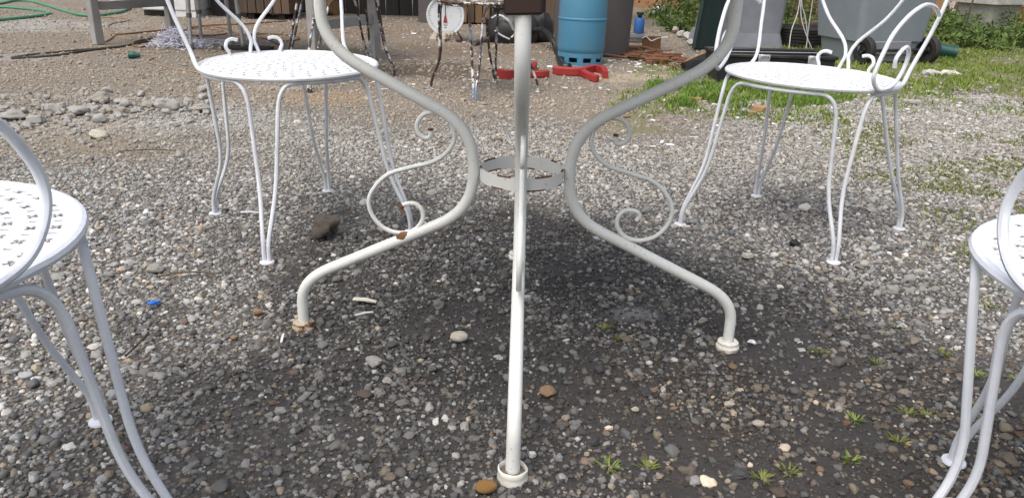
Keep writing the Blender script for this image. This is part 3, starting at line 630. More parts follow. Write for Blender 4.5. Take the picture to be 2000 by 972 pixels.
p = g(676, 16); tag(MB().box((p.x, p.y, p.z + .10), (.30, .05, .2), R(4), .006, Matrix.Rotation(R(-14), 3, 'X')).build('leaning_sheet', M_BIN), 'pale grey sheet leaning low against the shed boards', 'sheet')
p = g(836, 45); MBp = MB().box((p.x - .02, p.y + .15, p.z + .3), (.16, .3, .6), 0, .006); tag(MBp.build('storage_box', M_TAUPE), 'grey purple storage box behind the white dial scale', 'box')
def build_crate():
    a, b_ = g(906, 48), g(948, 48); y = 7.95; x0, x1 = a.x - .28, b_.x + .05; z = gz(x0, y); r_ = thing('plank_crate', ((x0 + x1) / 2, y + .2, z), 'yellow brown plank crate behind the dial scale', 'crate')
    n = 7; wd = (x1 - x0) / n
    for k in range(n): MB().box((x0 + wd * (k + .5), y, z + .29), (wd - .01, .02, .55), 0, .003).build('plank', (M_WOODY, M_WOOD)[k % 3 == 1], r_)
    MB().box(((x0 + x1) / 2, y + .22, z + .04), (x1 - x0, .42, .04), 0, .003).build('base', M_WOODD, r_)
    for s in (0, 1): MB().box((x0 + .012 + s * (x1 - x0 - .024), y + .22, z + .3), (.02, .41, .52), 0, .003).build('end_panel', M_WOOD, r_)
build_crate()
def build_boardpanel():
    a = g(1068, 63); y = a.y; r_ = thing('plank_partition', (a.x + .2, y, a.z), 'brown plank partition standing behind the blue gas bottle', 'partition')
    for k in range(4): MB().box((a.x + .03 + .105 * k, y, a.z + .4), (.1, .025, .8), 0, .003).build('plank', M_WOOD, r_)
    MB().box((a.x + .19, y + .03, a.z + .55), (.40, .03, .08), 0, .003).build('batten', M_WOOD, r_)
build_boardpanel()

# ------------------------------------------------------------------ dial scale
def build_scale():
    a, b_ = g(838, 82), g(901, 82); x = (a.x + b_.x) / 2; y = (a.y + b_.y) / 2; w_ = b_.x - a.x; z = gz(x, y)
    r_ = thing('dial_scale', (x, y + .06, z), 'weighing scale with round white dial and red pointer on a stained base', 'scale')
    vs = []; fr_ = [(-w_ / 2, -.02), (w_ / 2, -.02), (w_ / 2, .16), (-w_ / 2, .16)]; tp = [(-w_ * .33, .02), (w_ * .33, .02), (w_ * .33, .13), (-w_ * .33, .13)]
    for q, h in ((fr_, 0), (fr_, .022), (tp, .085)): vs += [(x + i, y + j, z + h) for i, j in q]
    fs = [(3, 2, 1, 0), (8, 9, 10, 11)]
    for L_ in (0, 4):
        for k in range(4): fs.append((L_ + k, L_ + (k + 1) % 4, L_ + 4 + (k + 1) % 4, L_ + 4 + k))
    MB().add(vs, fs).build('base', M_CREAM, r_, False)
    rad = .152; cz = z + .05 + rad; T = Matrix.Rotation(R(90), 3, 'X'); yc = y + .02
    dial = MB().lathe([(0, -.0), (rad - .012, 0), (rad - .01, .006), (rad, .006), (rad + .004, .0), (rad, -.08), (0, -.08)], (x, yc, cz), 56, T).build('dial', M_DIAL, r_)
    tk = MB()
    for k in range(60):
        an = 2 * math.pi * k / 60; l = .012 if k % 5 == 0 else .007; d = Vector((math.sin(an), 0, math.cos(an))); rr_ = rad - .02
        tk.box(Vector((x, yc - .0012, cz)) + d * (rr_ - l / 2), (.0032, .001, l), M=Matrix.Rotation(an, 3, 'Y'))
    tk.build('tick_marks', M_INK, dial, False)
    pn = MB().box((x, yc - .004, cz + .055), (.006, .002, .11)); pn.build('pointer', M_BLACK, dial, False)
    MB().add([(x - .006, yc - .006, cz + .004), (x + .006, yc - .006, cz + .004), (x + .017, yc - .006, cz - .052), (x - .017, yc - .006, cz - .052), (x - .006, yc - .001, cz + .004), (x + .006, yc - .001, cz + .004), (x + .017, yc - .001, cz - .052), (x - .017, yc - .001, cz - .052)],
             [(0, 3, 2, 1), (4, 5, 6, 7), (0, 1, 5, 4), (1, 2, 6, 5), (2, 3, 7, 6), (3, 0, 4, 7)]).build('red_pointer_tip', M_RED, dial, False)
    for i, (dx, dz, w2) in enumerate(((-.03, .07, .012), (.02, .07, .01), (-.04, -.0, .006), (.045, .0, .006), (0, -.072, .03), (0, -.09, .02))):
        MB().box((x + dx, yc - .0015, cz + dz), (w2, .001, .006)).build('dial_mark', M_INK, dial, False)
    MB().box((x, y + .07, z + .365), (.24, .2, .012), 0, .004).build('weighing_plate', M_SILVER, r_)
build_scale()

# ------------------------------------------------------------------ vacuum cleaner, gas bottle, barrel, canister
def build_vacuum():
    p = g(1000, 86); x, y, z = p.x, p.y + .18, gz(p.x, p.y)
    r_ = thing('vacuum_cleaner', (x, y, z), 'black shiny vacuum cleaner with silver trim and ribbed hose, behind the table post', 'vacuum cleaner')
    m = MB(); sg = 32; rings = []
    prof = [(0, 0), (.19, 0), (.205, .03), (.21, .10), (.195, .17), (.15, .225), (.08, .25), (0, .255)]
    m.lathe(prof, (x, y, z), 36)
    for q in m.v: q.x = x + (q.x - x) * 1.08
    m.build('body', M_BLACK, r_)
    for tp_, rr_ in (([(983, 34), (994, 42), (1001, 54), (1004, 66), (999, 74)], .012), ([(966, 60), (980, 70), (996, 77)], .008), ([(960, 36), (972, 30), (984, 33)], .009)):
        MB().tube(spline([py(u, v, y - .205 + .0006 * abs(u - 990)) for u, v in tp_], 6), rr_, 8).build('silver_trim', M_SILVER, r_)
    MB().tube(spline([(x - .2, y - .12, z + .04), (x - .24, y - .22, z + .02), (x - .3, y - .42, z + .022)], 6), .022, 12).build('nozzle_pipe', M_TAUPE, r_)
    hp = [py(1040, 60, y - .1), py(1062, 60, y - .35), py(1080, 80, y - .6), py(1088, 100, y - .75), g(1098, 127, .03), g(1112, 131, .03)]
    P = spline(hp, 12); rd = [.021 + .0035 * (i % 2) for i in range(len(P))]; MB().tube(P, rd, 12).build('ribbed_hose', M_BLACK, r_)
    wr = MB().lathe([(0, 0), (.12, 0), (.15, .05), (.14, .16), (.10, .22), (0, .24)], (x + .2, y + .1, z), 24)
    for q in wr.v: n_ = noise.noise_vector(q * 22); q += n_ * .02
    wr.build('dust_bag', M_BLACK, r_)
build_vacuum()
def build_bottle():
    a, b_ = g(1087, 127), g(1183, 129); x = (a.x + b_.x) / 2; y = (a.y + b_.y) / 2 + .12; z = gz(x, y); rad = .163
    r_ = thing('gas_bottle', (x, y, z), 'tall blue steel gas bottle with raised seam and slotted foot ring', 'gas bottle')
    MB().lathe([(0, .05), (.09, .05), (.14, .065), (rad - .004, .09), (rad, .115), (rad, .292), (rad + .004, .296), (rad + .004, .304), (rad, .308), (rad, .45), (rad - .006, .475), (.14, .51), (.1, .535), (.05, .548), (0, .55)], (x, y, z), 48).build('body', M_BLUE, r_)
    fm = MB(); n = 60; rf = rad - .006
    def arc(a0, a1, z0_, z1_):
        m_ = max(2, int((a1 - a0) / .12)); 
        for k in range(m_):
            q0, q1 = a0 + (a1 - a0) * k / m_, a0 + (a1 - a0) * (k + 1) / m_; vs = []
            for zz in (z0_, z1_):
                for rr_ in (rf, rf - .005):
                    for q in (q0, q1): vs.append((x + rr_ * math.cos(q), y + rr_ * math.sin(q), z + zz))
            fm.add(vs, [(0, 1, 5, 4), (3, 2, 6, 7), (0, 2, 3, 1), (4, 5, 7, 6), (0, 4, 6, 2), (1, 3, 7, 5)])
    arc(0, 2 * math.pi, 0, .022); arc(0, 2 * math.pi, .052, .082)
    for k in range(10): q = 2 * math.pi * k / 10 + .1; arc(q, q + .26, .022, .052)
    fm.build('foot_ring', M_BLUE, r_, False)
    MB().lathe([(.1, .53), (.105, .53), (.108, .66), (.1, .66), (.1, .53)], (x, y, z), 32).build('collar', M_BLUE, r_)
    MB().tube([(x, y, z + .545), (x, y, z + .63)], .018, 12).build('valve', M_SILVER, r_)
build_bottle()
p = g(1160, 112); bx, by = p.x, p.y + .27; bz = gz(bx, by)
barrel = thing('barrel', (bx, by, bz), 'taupe brown plastic barrel standing behind the blue gas bottle', 'barrel')
MB().lathe([(0, 0), (.265, 0), (.28, .012), (.284, .05), (.30, .55), (.305, .86), (.315, .87), (.315, .90), (.295, .90), (.27, .03), (0, .02)], (bx, by, bz), 56).build('shell', M_TAUPE, barrel)
MB().lathe([(.30, .56), (.309, .565), (.309, .585), (.30, .59)], (bx, by, bz), 56).build('hoop', M_TAUPE, barrel)
p = g(1247, 66); r_ = thing('gas_canister', p, 'small blue camping gas canister with a black burner by the path', 'canister')
MB().lathe([(0, 0), (.046, 0), (.05, .008), (.05, .115), (.042, .14), (.015, .15), (0, .15)], p, 24).build('can', M_SBLUE, r_)
MB().lathe([(0, .15), (.02, .15), (.02, .17), (.036, .178), (.034, .2), (0, .2)], p, 20).build('burner', M_BLACK, r_)
p = g(1243, 82); tag(MB().lathe([(0, 0), (.085, 0), (.09, .01), (.085, .03), (.088, .045), (.08, .058), (0, .06)], p, 28).build('grey_disc', M_RUBBER), 'flat grey round lid lying next to the taupe barrel', 'lid')

# ------------------------------------------------------------------ red forked pieces
def fork(name, label, paths, w_, h):
    ps = [[g(*q) for q in pa] for pa in paths]; c = ps[0][0]
    r_ = thing(name, c, label, 'bracket', 'red forked supports on the ground')
    for i, pa in enumerate(ps):
        P = spline(pa, 5); wv = []
        for k in range(len(P)):
            d = P[min(k + 1, len(P) - 1)] - P[max(k - 1, 0)]; d.z = 0; d.normalize(); wv.append(Vector((-d.y, d.x, 0)) * w_ * (1 - .25 * k / len(P)))
        hh = h * (1 if i == 0 else .8); o = MB().sweep_box([q + Vector((0, 0, .001 * i)) for q in P], wv, hh).build('beam' if i == 0 else 'prong', M_RED, r_, False)
        b_ = o.modifiers.new('bevel', 'BEVEL'); b_.width = .008; b_.segments = 2
fork('forked_support', 'red painted forked support lying in front of the blue gas bottle', [[(1080, 146), (1105, 148), (1125, 149), (1138, 149)], [(1136, 148), (1146, 154), (1158, 159), (1167, 161)], [(1136, 147), (1158, 141), (1176, 144), (1182, 154)]], .022, .052)
fork('forked_support', 'red painted forked support lying behind the table post', [[(974, 152), (990, 155), (1008, 154), (1022, 150)], [(1020, 150), (1033, 144), (1042, 139), (1044, 133)], [(1022, 151), (1045, 152), (1060, 152), (1070, 151)]], .022, .052)

# ------------------------------------------------------------------ bins, toolbox, tyre, tray
def tapered(c, b0, b1, z0, z1, rz=0, sh=(0, 0)):
    T = Matrix.Rotation(rz, 3, 'Z'); vs = []; n = 5; c = Vector(c)
    for q, z, s_ in ((b0, z0, 0), (b1, z1, 1)):
        hx, hy = q[0] / 2, q[1] / 2; r = min(hx, hy) * .18
        for (sx, sy), a0 in (((1, 1), 0), ((-1, 1), 90), ((-1, -1), 180), ((1, -1), 270)):
            for k in range(n):
                a = R(a0 + 90 * k / (n - 1)); vs.append(c + T @ Vector((sx * (hx - r) + r * math.cos(a) + sh[0] * s_, sy * (hy - r) + r * math.sin(a) + sh[1] * s_, z)))
    m = 4 * n; fs = [tuple(range(m))[::-1], tuple(range(m, 2 * m))] + [(k, (k + 1) % m, m + (k + 1) % m, m + k) for k in range(m)]
    return MB().add(vs, fs)
def wheel(c, rad, w_, ax, parent):
    T = ax.normalized().to_track_quat('Z', 'Y').to_matrix()
    wo = MB().lathe([(rad * .55, -w_ / 2), (rad * .93, -w_ / 2), (rad, -w_ * .3), (rad, w_ * .3), (rad * .93, w_ / 2), (rad * .55, w_ / 2), (rad * .55, -w_ / 2)], c, 32, T).build('wheel', M_TYRE, parent)
    MB().lathe([(0, -w_ * .35), (rad * .2, -w_ * .55), (rad * .25, -w_ * .2), (rad * .56, -w_ * .3), (rad * .56, w_ * .3), (rad * .25, w_ * .2), (rad * .2, w_ * .55), (0, w_ * .35)], c, 24, T).build('hub', M_BLACK, wo)
def build_bin():
    wl, wr = g(1683, 126), g(1808, 124); ax = (wr - wl); ax.z = 0; c = (wl + wr) / 2; d = Vector((-ax.y, ax.x, 0)).normalized(); rz = math.atan2(ax.y, ax.x)
    cc = c + d * .26 - ax.normalized() * .05; z = gz(cc.x, cc.y)
    r_ = thing('wheelie_bin', (cc.x, cc.y, z), 'slate grey two-wheeled refuse bin with its wheels and foot panel showing', 'bin')
    body = tapered((cc.x, cc.y, z), (.60, .50), (.80, .66), .16, 1.0, rz, (-.01, .02)).build('body', M_BIN, r_, angle=25)
    tapered((cc.x, cc.y, z), (.50, .44), (.56, .47), .012, .158, rz).build('lower_tub', M_BIN, r_, angle=25)
    q = cc - d * .247 + Vector((0, 0, z + .115)); MB().box(q, (.34, .03, .095), rz, .006).build('foot_panel', M_APPL if False else M_BIN2, r_)
    MB().tube([wl + Vector((0, 0, .1)), wr + Vector((0, 0, .1))], .011, 10).build('axle', M_BLACK, r_)
    for p in (wl, wr): wheel(p + Vector((0, 0, .1)), .1, .05, ax, r_)
    tapered((cc.x, cc.y, z), (.84, .72), (.76, .62), 1.004, 1.06, rz).build('lid', M_BIN, r_, angle=25)
build_bin()
def build_bin2():
    a, b_ = g(1372, 95), g(1520, 93); c = (a + b_) / 2 + Vector((0, .25, 0)); z = gz(c.x, c.y)
    r_ = thing('wheelie_bin', (c.x, c.y, z), 'bluish grey refuse bin with dark green lid hanging open, behind the black toolbox', 'bin')
    tapered((c.x, c.y, z), (.62, .5), (.55, .52), .02, .98, R(6), (.12, .05)).build('body', M_BIN2, r_, angle=25)
    tapered((c.x + .0, c.y, z), (.70, .56), (.63, .51), .0, .12, R(6)).build('base_flare', M_BIN2, r_, angle=25)
    q0, q1 = g(1357, 100), g(1399, 97); y = q0.y; m = MB()
    P0 = [py(1354, 99, y), py(1398, 95, y + .12), py(1440, -60, y + .2), py(1385, -62, y + .05)]; th = Vector((.012, .05, .0))
    m.add(P0 + [p + th for p in P0], [(0, 1, 2, 3), (7, 6, 5, 4), (0, 4, 5, 1), (1, 5, 6, 2), (2, 6, 7, 3), (3, 7, 4, 0)])
    o = m.build('lid', M_DGREEN, r_, False); bv = o.modifiers.new('bevel', 'BEVEL'); bv.width = .015; bv.segments = 3
    MB().tube([P0[0] + Vector((0, -.01, .02)), P0[3] + Vector((0, -.01, 0))], .018, 10).build('lid_edge', M_DGREEN, r_)
build_bin2()
def build_toolbox():
    a = g(1400, 161); x0, y0 = a.x, a.y; L_, D_, Hh = .70, .34, .175; rz = R(1); T = Matrix.Rotation(rz, 3, 'Z'); z = gz(x0 + .3, y0 + .2)
    f = lambda x, y, zz: Vector((x0, y0, z)) + T @ Vector((x, y, zz))
    r_ = thing('toolbox', f(L_ / 2, D_ / 2, 0), 'open black plastic toolbox with metal latches behind the white armchair', 'toolbox'); th = .012
    def wall(c, s, nm, mt=M_BLACK, bv=.004): return MB().box(f(*c), s, rz, bv).build(nm, mt, r_)
    wall((L_ / 2, D_ / 2, .008), (L_, D_, .014), 'floor_panel'); wall((L_ / 2, th / 2, .09), (L_, th, .16), 'front_panel'); wall((L_ / 2, D_ - th / 2, .09), (L_, th, .16), 'back_panel')
    for q in (th / 2, L_ - th / 2): wall((q, D_ / 2, .09), (th, D_ - 2 * th - .002, .16), 'end_panel')
    for y in (-.004, D_ + .004): wall((L_ / 2, y, .165), (L_ + .02, .024, .02), 'rim')
    for q in (-.004, L_ + .004): wall((q, D_ / 2, .165), (.022, D_ - .022, .02), 'rim')
    for q in (.26, .56):
        lt = wall((q, -.022, .15), (.07, .008, .055), 'latch', M_SILVER, .003); MB().tube(fillet([f(q - .026, -.03, .125), f(q - .026, -.034, .17), f(q + .026, -.034, .17), f(q + .026, -.03, .125)], .01, 4), .004, 8).build('latch_loop', M_SILVER, lt)
    MB().tube([f(.05, .012, .185), f(L_ - .05, .1, .182)], .003, 6).build('lid_stay', M_SILVER, r_)
build_toolbox()
def build_tyre():
    p = g(1577, 95); x, y = p.x + .02, p.y + .27; z = gz(x, y); R_, h = .265, .165
    r_ = thing('tyre', (x, y, z), 'worn black car tyre lying flat between the two grey bins', 'tyre')
    pr_ = [(.16, .03), (.2, .005), (.235, 0)]
    for k in range(5): z0_ = .018 + .026 * k; pr_ += [(R_, z0_), (R_, z0_ + .018), (R_ - .010, z0_ + .0185), (R_ - .010, z0_ + .0255)]
    pr_ += [(R_, .148), (.235, h), (.2, h), (.165, h - .02), (.15, h - .05), (.15, .05), (.16, .03)]
    MB().lathe(pr_, (x, y, z), 48).build('tread', M_TYRE, r_, angle=25)
    MB().lathe([(.17, h - .016), (.185, h + .004), (.195, h + .001)], (x, y, z), 48).build('bead', M_TYRE, r_)
build_tyre()
p = g(1607, 62); tag(MB().box((p.x, p.y + .1, p.z + .05), (.26, .12, .1), R(6), .01).build('wooden_block', M_WOOD), 'reddish brown timber block lying behind the tyre', 'block')
def build_tray():
    a = g(1340, 139); b_ = a + Vector((.27, .16, 0)); P = [py(1337, 121, a.y), py(1397, 95, a.y + .14), py(1405, 112, a.y + .10), py(1342, 140, a.y - .02)]
    r_ = thing('tray', a, 'black shallow tray with olive rim tipped against the black toolbox', 'tray'); n = (P[1] - P[0]).cross(P[3] - P[0]).normalized(); n = n if n.y > 0 else -n; th = n * .05
    MB().add(P + [p + th for p in P], [(0, 1, 2, 3), (7, 6, 5, 4), (0, 4, 5, 1), (1, 5, 6, 2), (2, 6, 7, 3), (3, 7, 4, 0)]).build('pan', M_BLACK, r_, False)
    MB().tube([P[0] - (P[1] - P[0]).normalized() * .01, P[1] + (P[1] - P[0]).normalized() * .01], .006, 8).build('rim', M_WOODY, r_)
    MB().tube([P[3], P[2]], .006, 8).build('lower_rim', M_BLACK, r_)
build_tray()
p = g(1556, 92, 0); tp = py(1566, -70, p.y + .05); tag(MB().tube([p + Vector((0, 0, .18)), p.lerp(tp, .5) + Vector((.004, 0, .08)), tp + Vector((0, 0, .05))], .014, 12).build('broom_handle', M_STICK), 'brown wooden handle leaning upright behind the toolbox', 'handle')
wires = [[(1541, 94), (1546, 60), (1558, 25), (1565, -20)], [(1586, 96), (1577, 75), (1566, 40), (1564, 10), (1567, -20)], [(1574, 95), (1577, 70), (1573, 35), (1566, 8), (1570, -20)], [(1575, 95), (1580, 50), (1586, 10), (1588, -20)]]
wr = thing('white_wires', g(1565, 95), 'white wires hanging beside the brown wooden handle', 'wires')
for i, wl in enumerate(wires): MB().tube(spline([py(u, v, 6.35 + .03 * i) for u, v in wl], 6), .0042, 7).build('wire', M_APPL, wr)
a = g(1826, 112); b_ = g(1863, 114); dv = (b_ - a); r_ = thing('teal_tube', (a + b_) / 2, 'short teal plastic tube lying on the grass by the bin wheel', 'tube')
MB().tube([a + Vector((-.12, .12, .075)), b_ + Vector((0, 0, .045))], [.075, .045], 20).build('tube_body', M_TEAL, r_); MB().tube([b_ + Vector((-.015, .006, .047)), b_ + Vector((.012, -.006, .045))], .05, 20).build('rim', M_TEAL, r_)

# ------------------------------------------------------------------ planters, stakes
def build_planter():
    a, b_ = g(1914, 62), g(1966, 61); c = (a + b_) / 2 + Vector((0, .2, 0)); k = (b_ - a).length; z = gz(c.x, c.y)
    r_ = thing('stone_planter', (c.x, c.y, z), 'weathered grey stone planter with a thick square rim among the weeds', 'planter')
    tapered((c.x, c.y, z), (k * 1.0, k * .9), (k * 1.25, k * 1.1), 0, .30, R(25)).build('tub', M_CONC, r_, angle=25)
    tapered((c.x, c.y, z), (k * 1.5, k * 1.35), (k * 1.45, k * 1.3), .302, .39, R(25)).build('rim', M_CONC, r_, angle=25)
    MB().lathe([(0, .0), (k * .5, 0), (k * .4, .015), (0, .025)], (c.x, c.y, z + .385), 20).build('soil', M_CLOD, r_)
build_planter()
p = g(1995, 42); r_ = thing('terracotta_bowl', p, 'terracotta bowl planter beside the stone planter', 'planter'); MB().lathe([(0, 0), (.14, 0), (.2, .12), (.24, .2), (.26, .2), (.26, .25), (.22, .25), (.17, .1), (0, .05)], p + Vector((.12, .1, 0)), 36).build('bowl', M_TERRA, r_); MB().lathe([(0, .0), (.2, 0), (.1, .015), (0, .02)], p + Vector((.12, .1, .215)), 24).build('soil', M_CLOD, r_)
for u, v, lb in ((1861, 45, 'dark thin stake standing in the weeds in front of the pale hatch'), (1881, 66, 'tallest thin stake standing in the weeds left of the stone planter')):
    p = g(u, v); tag(MB().tube([p - Vector((0, 0, .03)), p + Vector((.02, 0, .35)), p + Vector((.06, .01, .8))], .009, 8).build('stake', M_BARK), lb, 'stake')
def build_trunk():
    p = g(1557, 40); p.y += .6; p.x += .15; p.z = gz(p.x, p.y); r_ = thing('tree', p, 'rough brown tree trunk rising behind the tyre', 'tree')
    m = MB().tube(spline([p + Vector((0, 0, -.05)), p + Vector((.01, 0, .25)), p + Vector((.04, .02, .9)), p + Vector((.02, .05, 1.8)), p + Vector((.1, 0, 2.6))], 6), [.13 - .0028 * i for i in range(25)], 20)
    for q in m.v: q += noise.noise_vector(Vector((q.x * 16, q.y * 16, q.z * 4))) * .014
    m.build('trunk', M_BARK, r_); top = p + Vector((.05, .03, 2.2)); rs = random.Random(4); lm = MB(); lf = MB()
    for k in range(9):
        a = k * 2.4; e = top + Vector((math.cos(a) * .8, math.sin(a) * .8, .5 + rs.random() * .7)); lm.tube(spline([top - Vector((0, 0, .3)), top.lerp(e, .5) + Vector((0, 0, .1)), e], 4), [.035, .03, .027, .024, .021, .018, .014, .01, .006], 8)
        for _ in range(160):
            c = e + Vector((rs.gauss(0, .3), rs.gauss(0, .3), rs.gauss(0, .25))); d = Vector((rs.gauss(0, 1), rs.gauss(0, 1), rs.gauss(0, .6))).normalized() * .05; s_ = d.orthogonal().normalized() * .022
            lf.add([c - d, c + s_, c + d, c - s_], [(0, 1, 2, 3)])
    lm.build('limbs', M_BARK, r_); lf.build('crown', M_LEAF, r_, False)
build_trunk()

# ------------------------------------------------------------------ stones
def ico():
    import bmesh
    bm = bmesh.new(); bmesh.ops.create_icosphere(bm, subdivisions=3, radius=1); v = [p.co.copy() for p in bm.verts]; f = [tuple(q.index for q in x.verts) for x in bm.faces]; bm.free(); return v, f
IV, IF = ico()
def stone_mesh(seed, mat, rough=.28, cut=8):
    rs = random.Random(seed); pl = []
    for _ in range(cut): d = Vector((rs.gauss(0, 1), rs.gauss(0, 1), rs.gauss(0, 1))).normalized(); pl.append((d, rs.uniform(.5, .8)))
    vs = []
    for p in IV:
        q = p.copy()
        for d, h in pl:
            e = q.dot(d) - h
            if e > 0: q -= d * e * .9
        q *= 1 + rough * noise.noise(q * 1.6 + Vector((seed * 3.1, 0, 0))) + rough * .5 * noise.noise(q * 4 + Vector((0, seed, 0))); q += noise.noise_vector(q * 7 + Vector((seed, 0, 0))) * rough * .22; vs.append(q)
    me = bpy.data.meshes.new('stone'); me.from_pydata(vs, [], IF); me.materials.append(mat); me.polygons.foreach_set('use_smooth', [True] * len(IF)); me.update(); return me
SM = [stone_mesh(k, M_STONE) for k in range(7)]; RD = stone_mesh(21, M_PALE, .1, 2); 
def put_stone(name, me, p, w_, label, cat='stone', group=None, flat=.62, sink=.12, rz=None):
    o = bpy.data.objects.new(name, me); C.objects.link(o); h = w_ / 2
    o.scale = (h * random.uniform(1.0, 1.15), h * random.uniform(.75, .95), h * flat); o.rotation_euler = (random.uniform(-.2, .2), random.uniform(-.2, .2), random.uniform(0, 6.28) if rz is None else rz)
    o.location = (p.x, p.y + h * .5, gz(p.x, p.y) + h * flat * (1 - sink)); return tag(o, label, cat, group)
GR = 'rubble stones in the loose heap'
def st(i, u, v, wp, label, flat=.65, rz=0, me=None): p = g(u, v); return put_stone('rubble_stone', me or SM[i % 7], p, .86 * wp / ppm(p), label, 'stone', GR, flat, rz=rz)
st(0, 194, 204, 42, 'largest grey rubble stone, standing at the back of the rubble heap', .72)
st(1, 103, 225, 40, 'pale grey rubble block at the near side of the heap beside a dark stone', .6)
st(2, 150, 230, 56, 'long flat pale rubble slab in the middle of the heap', .42)
st(3, 66, 244, 40, 'dark brown elongated rubble stone at the open end of the heap', .6)
st(4, 18, 238, 52, 'wide brown earthy rubble lump half sunk at the end of the heap', .5)
st(5, 193, 242, 34, 'rounded grey rubble stone in front of the flat slab', .75)
st(6, 188, 272, 46, 'yellowish flat sandstone slab lying in front of the rubble heap', .45, me=stone_mesh(33, M_PALE, .12, 6))
st(1, 322, 217, 58, 'broad light grey concrete lump crumbling at the chair side of the heap', .5)
st(4, 385, 222, 52, 'light grey crumbled concrete patch lump beside the chair leg', .4)
st(2, 395, 199, 26, 'tan rubble stone right behind the leg of the armless chair', .7)
for i, (u, v, wp) in enumerate([(212, 226, 24), (240, 209, 28), (286, 216, 30), (120, 216, 24), (166, 213, 16), (145, 179, 12), (163, 178, 14), (180, 219, 22), (226, 218, 18), (262, 208, 14), (300, 200, 18), (340, 203, 16), (85, 214, 20), (45, 226, 24), (130, 238, 18), (172, 238, 14), (108, 243, 12), (232, 232, 15), (260, 226, 17), (75, 262, 12), (30, 262, 14), (155, 252, 10), (280, 236, 12), (176, 288, 14), (160, 283, 16), (265, 280, 14)]):
    st(i, u, v, wp, 'small grey rubble stone lying loose in the rubble heap', .68, None)
rs = random.Random(9)
for i in range(200):
    u = rs.uniform(-20, 410); v = rs.gauss(232 - .05 * u, 15); p = g(u, v); put_stone('rubble_stone', SM[i % 7], p, (8 + 16 * rs.random() ** 2.2) / ppm(p), 'small grey rubble stone lying loose in the rubble heap', 'stone', GR)
def one(name, u, v, wp, me, label, cat='pebble', flat=.7, rz=0.0): p = g(u, v); return put_stone(name, me, p, wp / ppm(p), label, cat, None, flat, -.25, rz)
one('earth_clod', 634, 470, 44, stone_mesh(41, M_CLOD, .9, 0), 'brown crumbly earth clod behind the left table foot', 'clod', 1.0)
one('pale_pebble', 896, 672, 34, RD, 'large cream pebble on dark soil left of the front table leg', flat=.6)
BP = stone_mesh(51, M_BROWNP, .08, 1)
one('brown_pebble', 503, 617, 17, BP, 'roundest orange brown pebble of three near the rusty table foot', flat=.8)
one('brown_pebble', 480, 640, 13, RD, 'pale tan pebble between two pebbles near the rusty table foot', flat=.8)
one('brown_pebble', 456, 666, 13, stone_mesh(52, M_BROWNP, .08, 1), 'tan pebble farthest from the rusty table foot in a row of three', flat=.8)
one('orange_pebble', 948, 968, 40, stone_mesh(53, M_ORANGEP, .1, 1), 'big orange wet pebble in front of the front table foot', flat=.6)
one('grey_pebble', 730, 722, 40, SM[2], 'angular grey stone half sunk in the dark soil below the scroll', 'stone', .5)
one('grey_pebble', 300, 536, 40, SM[5], 'flat grey stone on the gravel above the blue plastic scrap', 'stone', .4)
one('pale_pebble', 1240, 806, 16, stone_mesh(54, M_PALE, .12, 3), 'small white stone right of the front leg, one of a pair', flat=.7)
one('pale_pebble', 1425, 798, 20, stone_mesh(55, M_PALE, .12, 3), 'angular white stone in the gravel below the right table foot', flat=.6)
one('pale_pebble', 1482, 836, 22, stone_mesh(56, M_PALE, .12, 3), 'cream double stone among tan pebbles below the right table foot', flat=.6)
one('tan_pebble', 1070, 778, 34, stone_mesh(57, M_BROWNP, .16, 4), 'rough tan stone right of the front table leg', 'stone', .55)
one('pale_pebble', 1688, 524, 16, RD, 'white pebble just right of the armchair foot', flat=.8)
one('pale_pebble', 1460, 508, 24, stone_mesh(58, M_PALE, .12, 3), 'flat white stone on dark soil behind the right table leg', flat=.45)
BK = stone_mesh(60, M_TYRE, .5, 2); one('black_lump', 1552, 482, 20, BK, 'black fibrous lump on the damp gravel under the armchair', 'lump', .6)

# ------------------------------------------------------------------ small litter
def sliver(u, v, u2, v2, wd, mat, name, label, cat):
    a, b_ = g(u, v, .012), g(u2, v2, .012); m_ = (a + b_) / 2 + Vector((0, .001, .0015)); d = (b_ - a).normalized(); s_ = Vector((-d.y, d.x, 0)) * wd
    P = [a - s_, a + s_, m_ + s_, m_ - s_, b_ + s_ * .6, b_ - s_ * .6]; dn = Vector((0, 0, -.0025))
    tag(MB().add(P + [p + dn for p in P], [(0, 3, 2, 1), (3, 5, 4, 2), (6, 7, 8, 9), (9, 8, 10, 11), (0, 1, 7, 6), (1, 2, 8, 7), (2, 4, 10, 8), (4, 5, 11, 10), (5, 3, 9, 11), (3, 0, 6, 9)]).build(name, mat, None, False), label, cat)
sliver(549, 667, 554, 650, .002, M_PAPER, 'white_sliver', 'short white sliver lying by the rusty table foot', 'scrap')
sliver(694, 614, 729, 608, .0022, M_PAPER, 'white_sliver', 'thin curved white sliver on the damp gravel behind the front leg', 'scrap')
sliver(470, 413, 505, 414, .004, M_PAPER, 'white_sliver', 'white sliver lying under the armless chair', 'scrap')
sliver(1462, 664, 1476, 669, .005, M_PAPER, 'paper_scrap', 'small white paper scrap beside the right table foot', 'scrap')
sliver(690, 582, 735, 588, .006, M_PALE, 'pale_chip', 'pale flat chip on damp gravel between left foot and front leg', 'chip')
p = g(297, 595, .008); r_ = thing('blue_plastic_scrap', p, 'bright blue plastic scrap with a brass pin on the gravel', 'scrap')
MB().box(p + Vector((0, 0, .004)), (.016, .010, .007), .3, .0015).build('clip', M_SBLUE if False else paint('bright_blue', (.01, .14, .62), (.01, .1, .4)), r_); MB().box(p + Vector((.009, .006, .005)), (.012, .006, .004), .6, .001).build('tab', MATS['bright_blue'], r_); MB().tube([p + Vector((-.001, -.006, .002)), p + Vector((-.002, -.016, .001))], .0018, 7).build('pin', M_WOODY, r_)
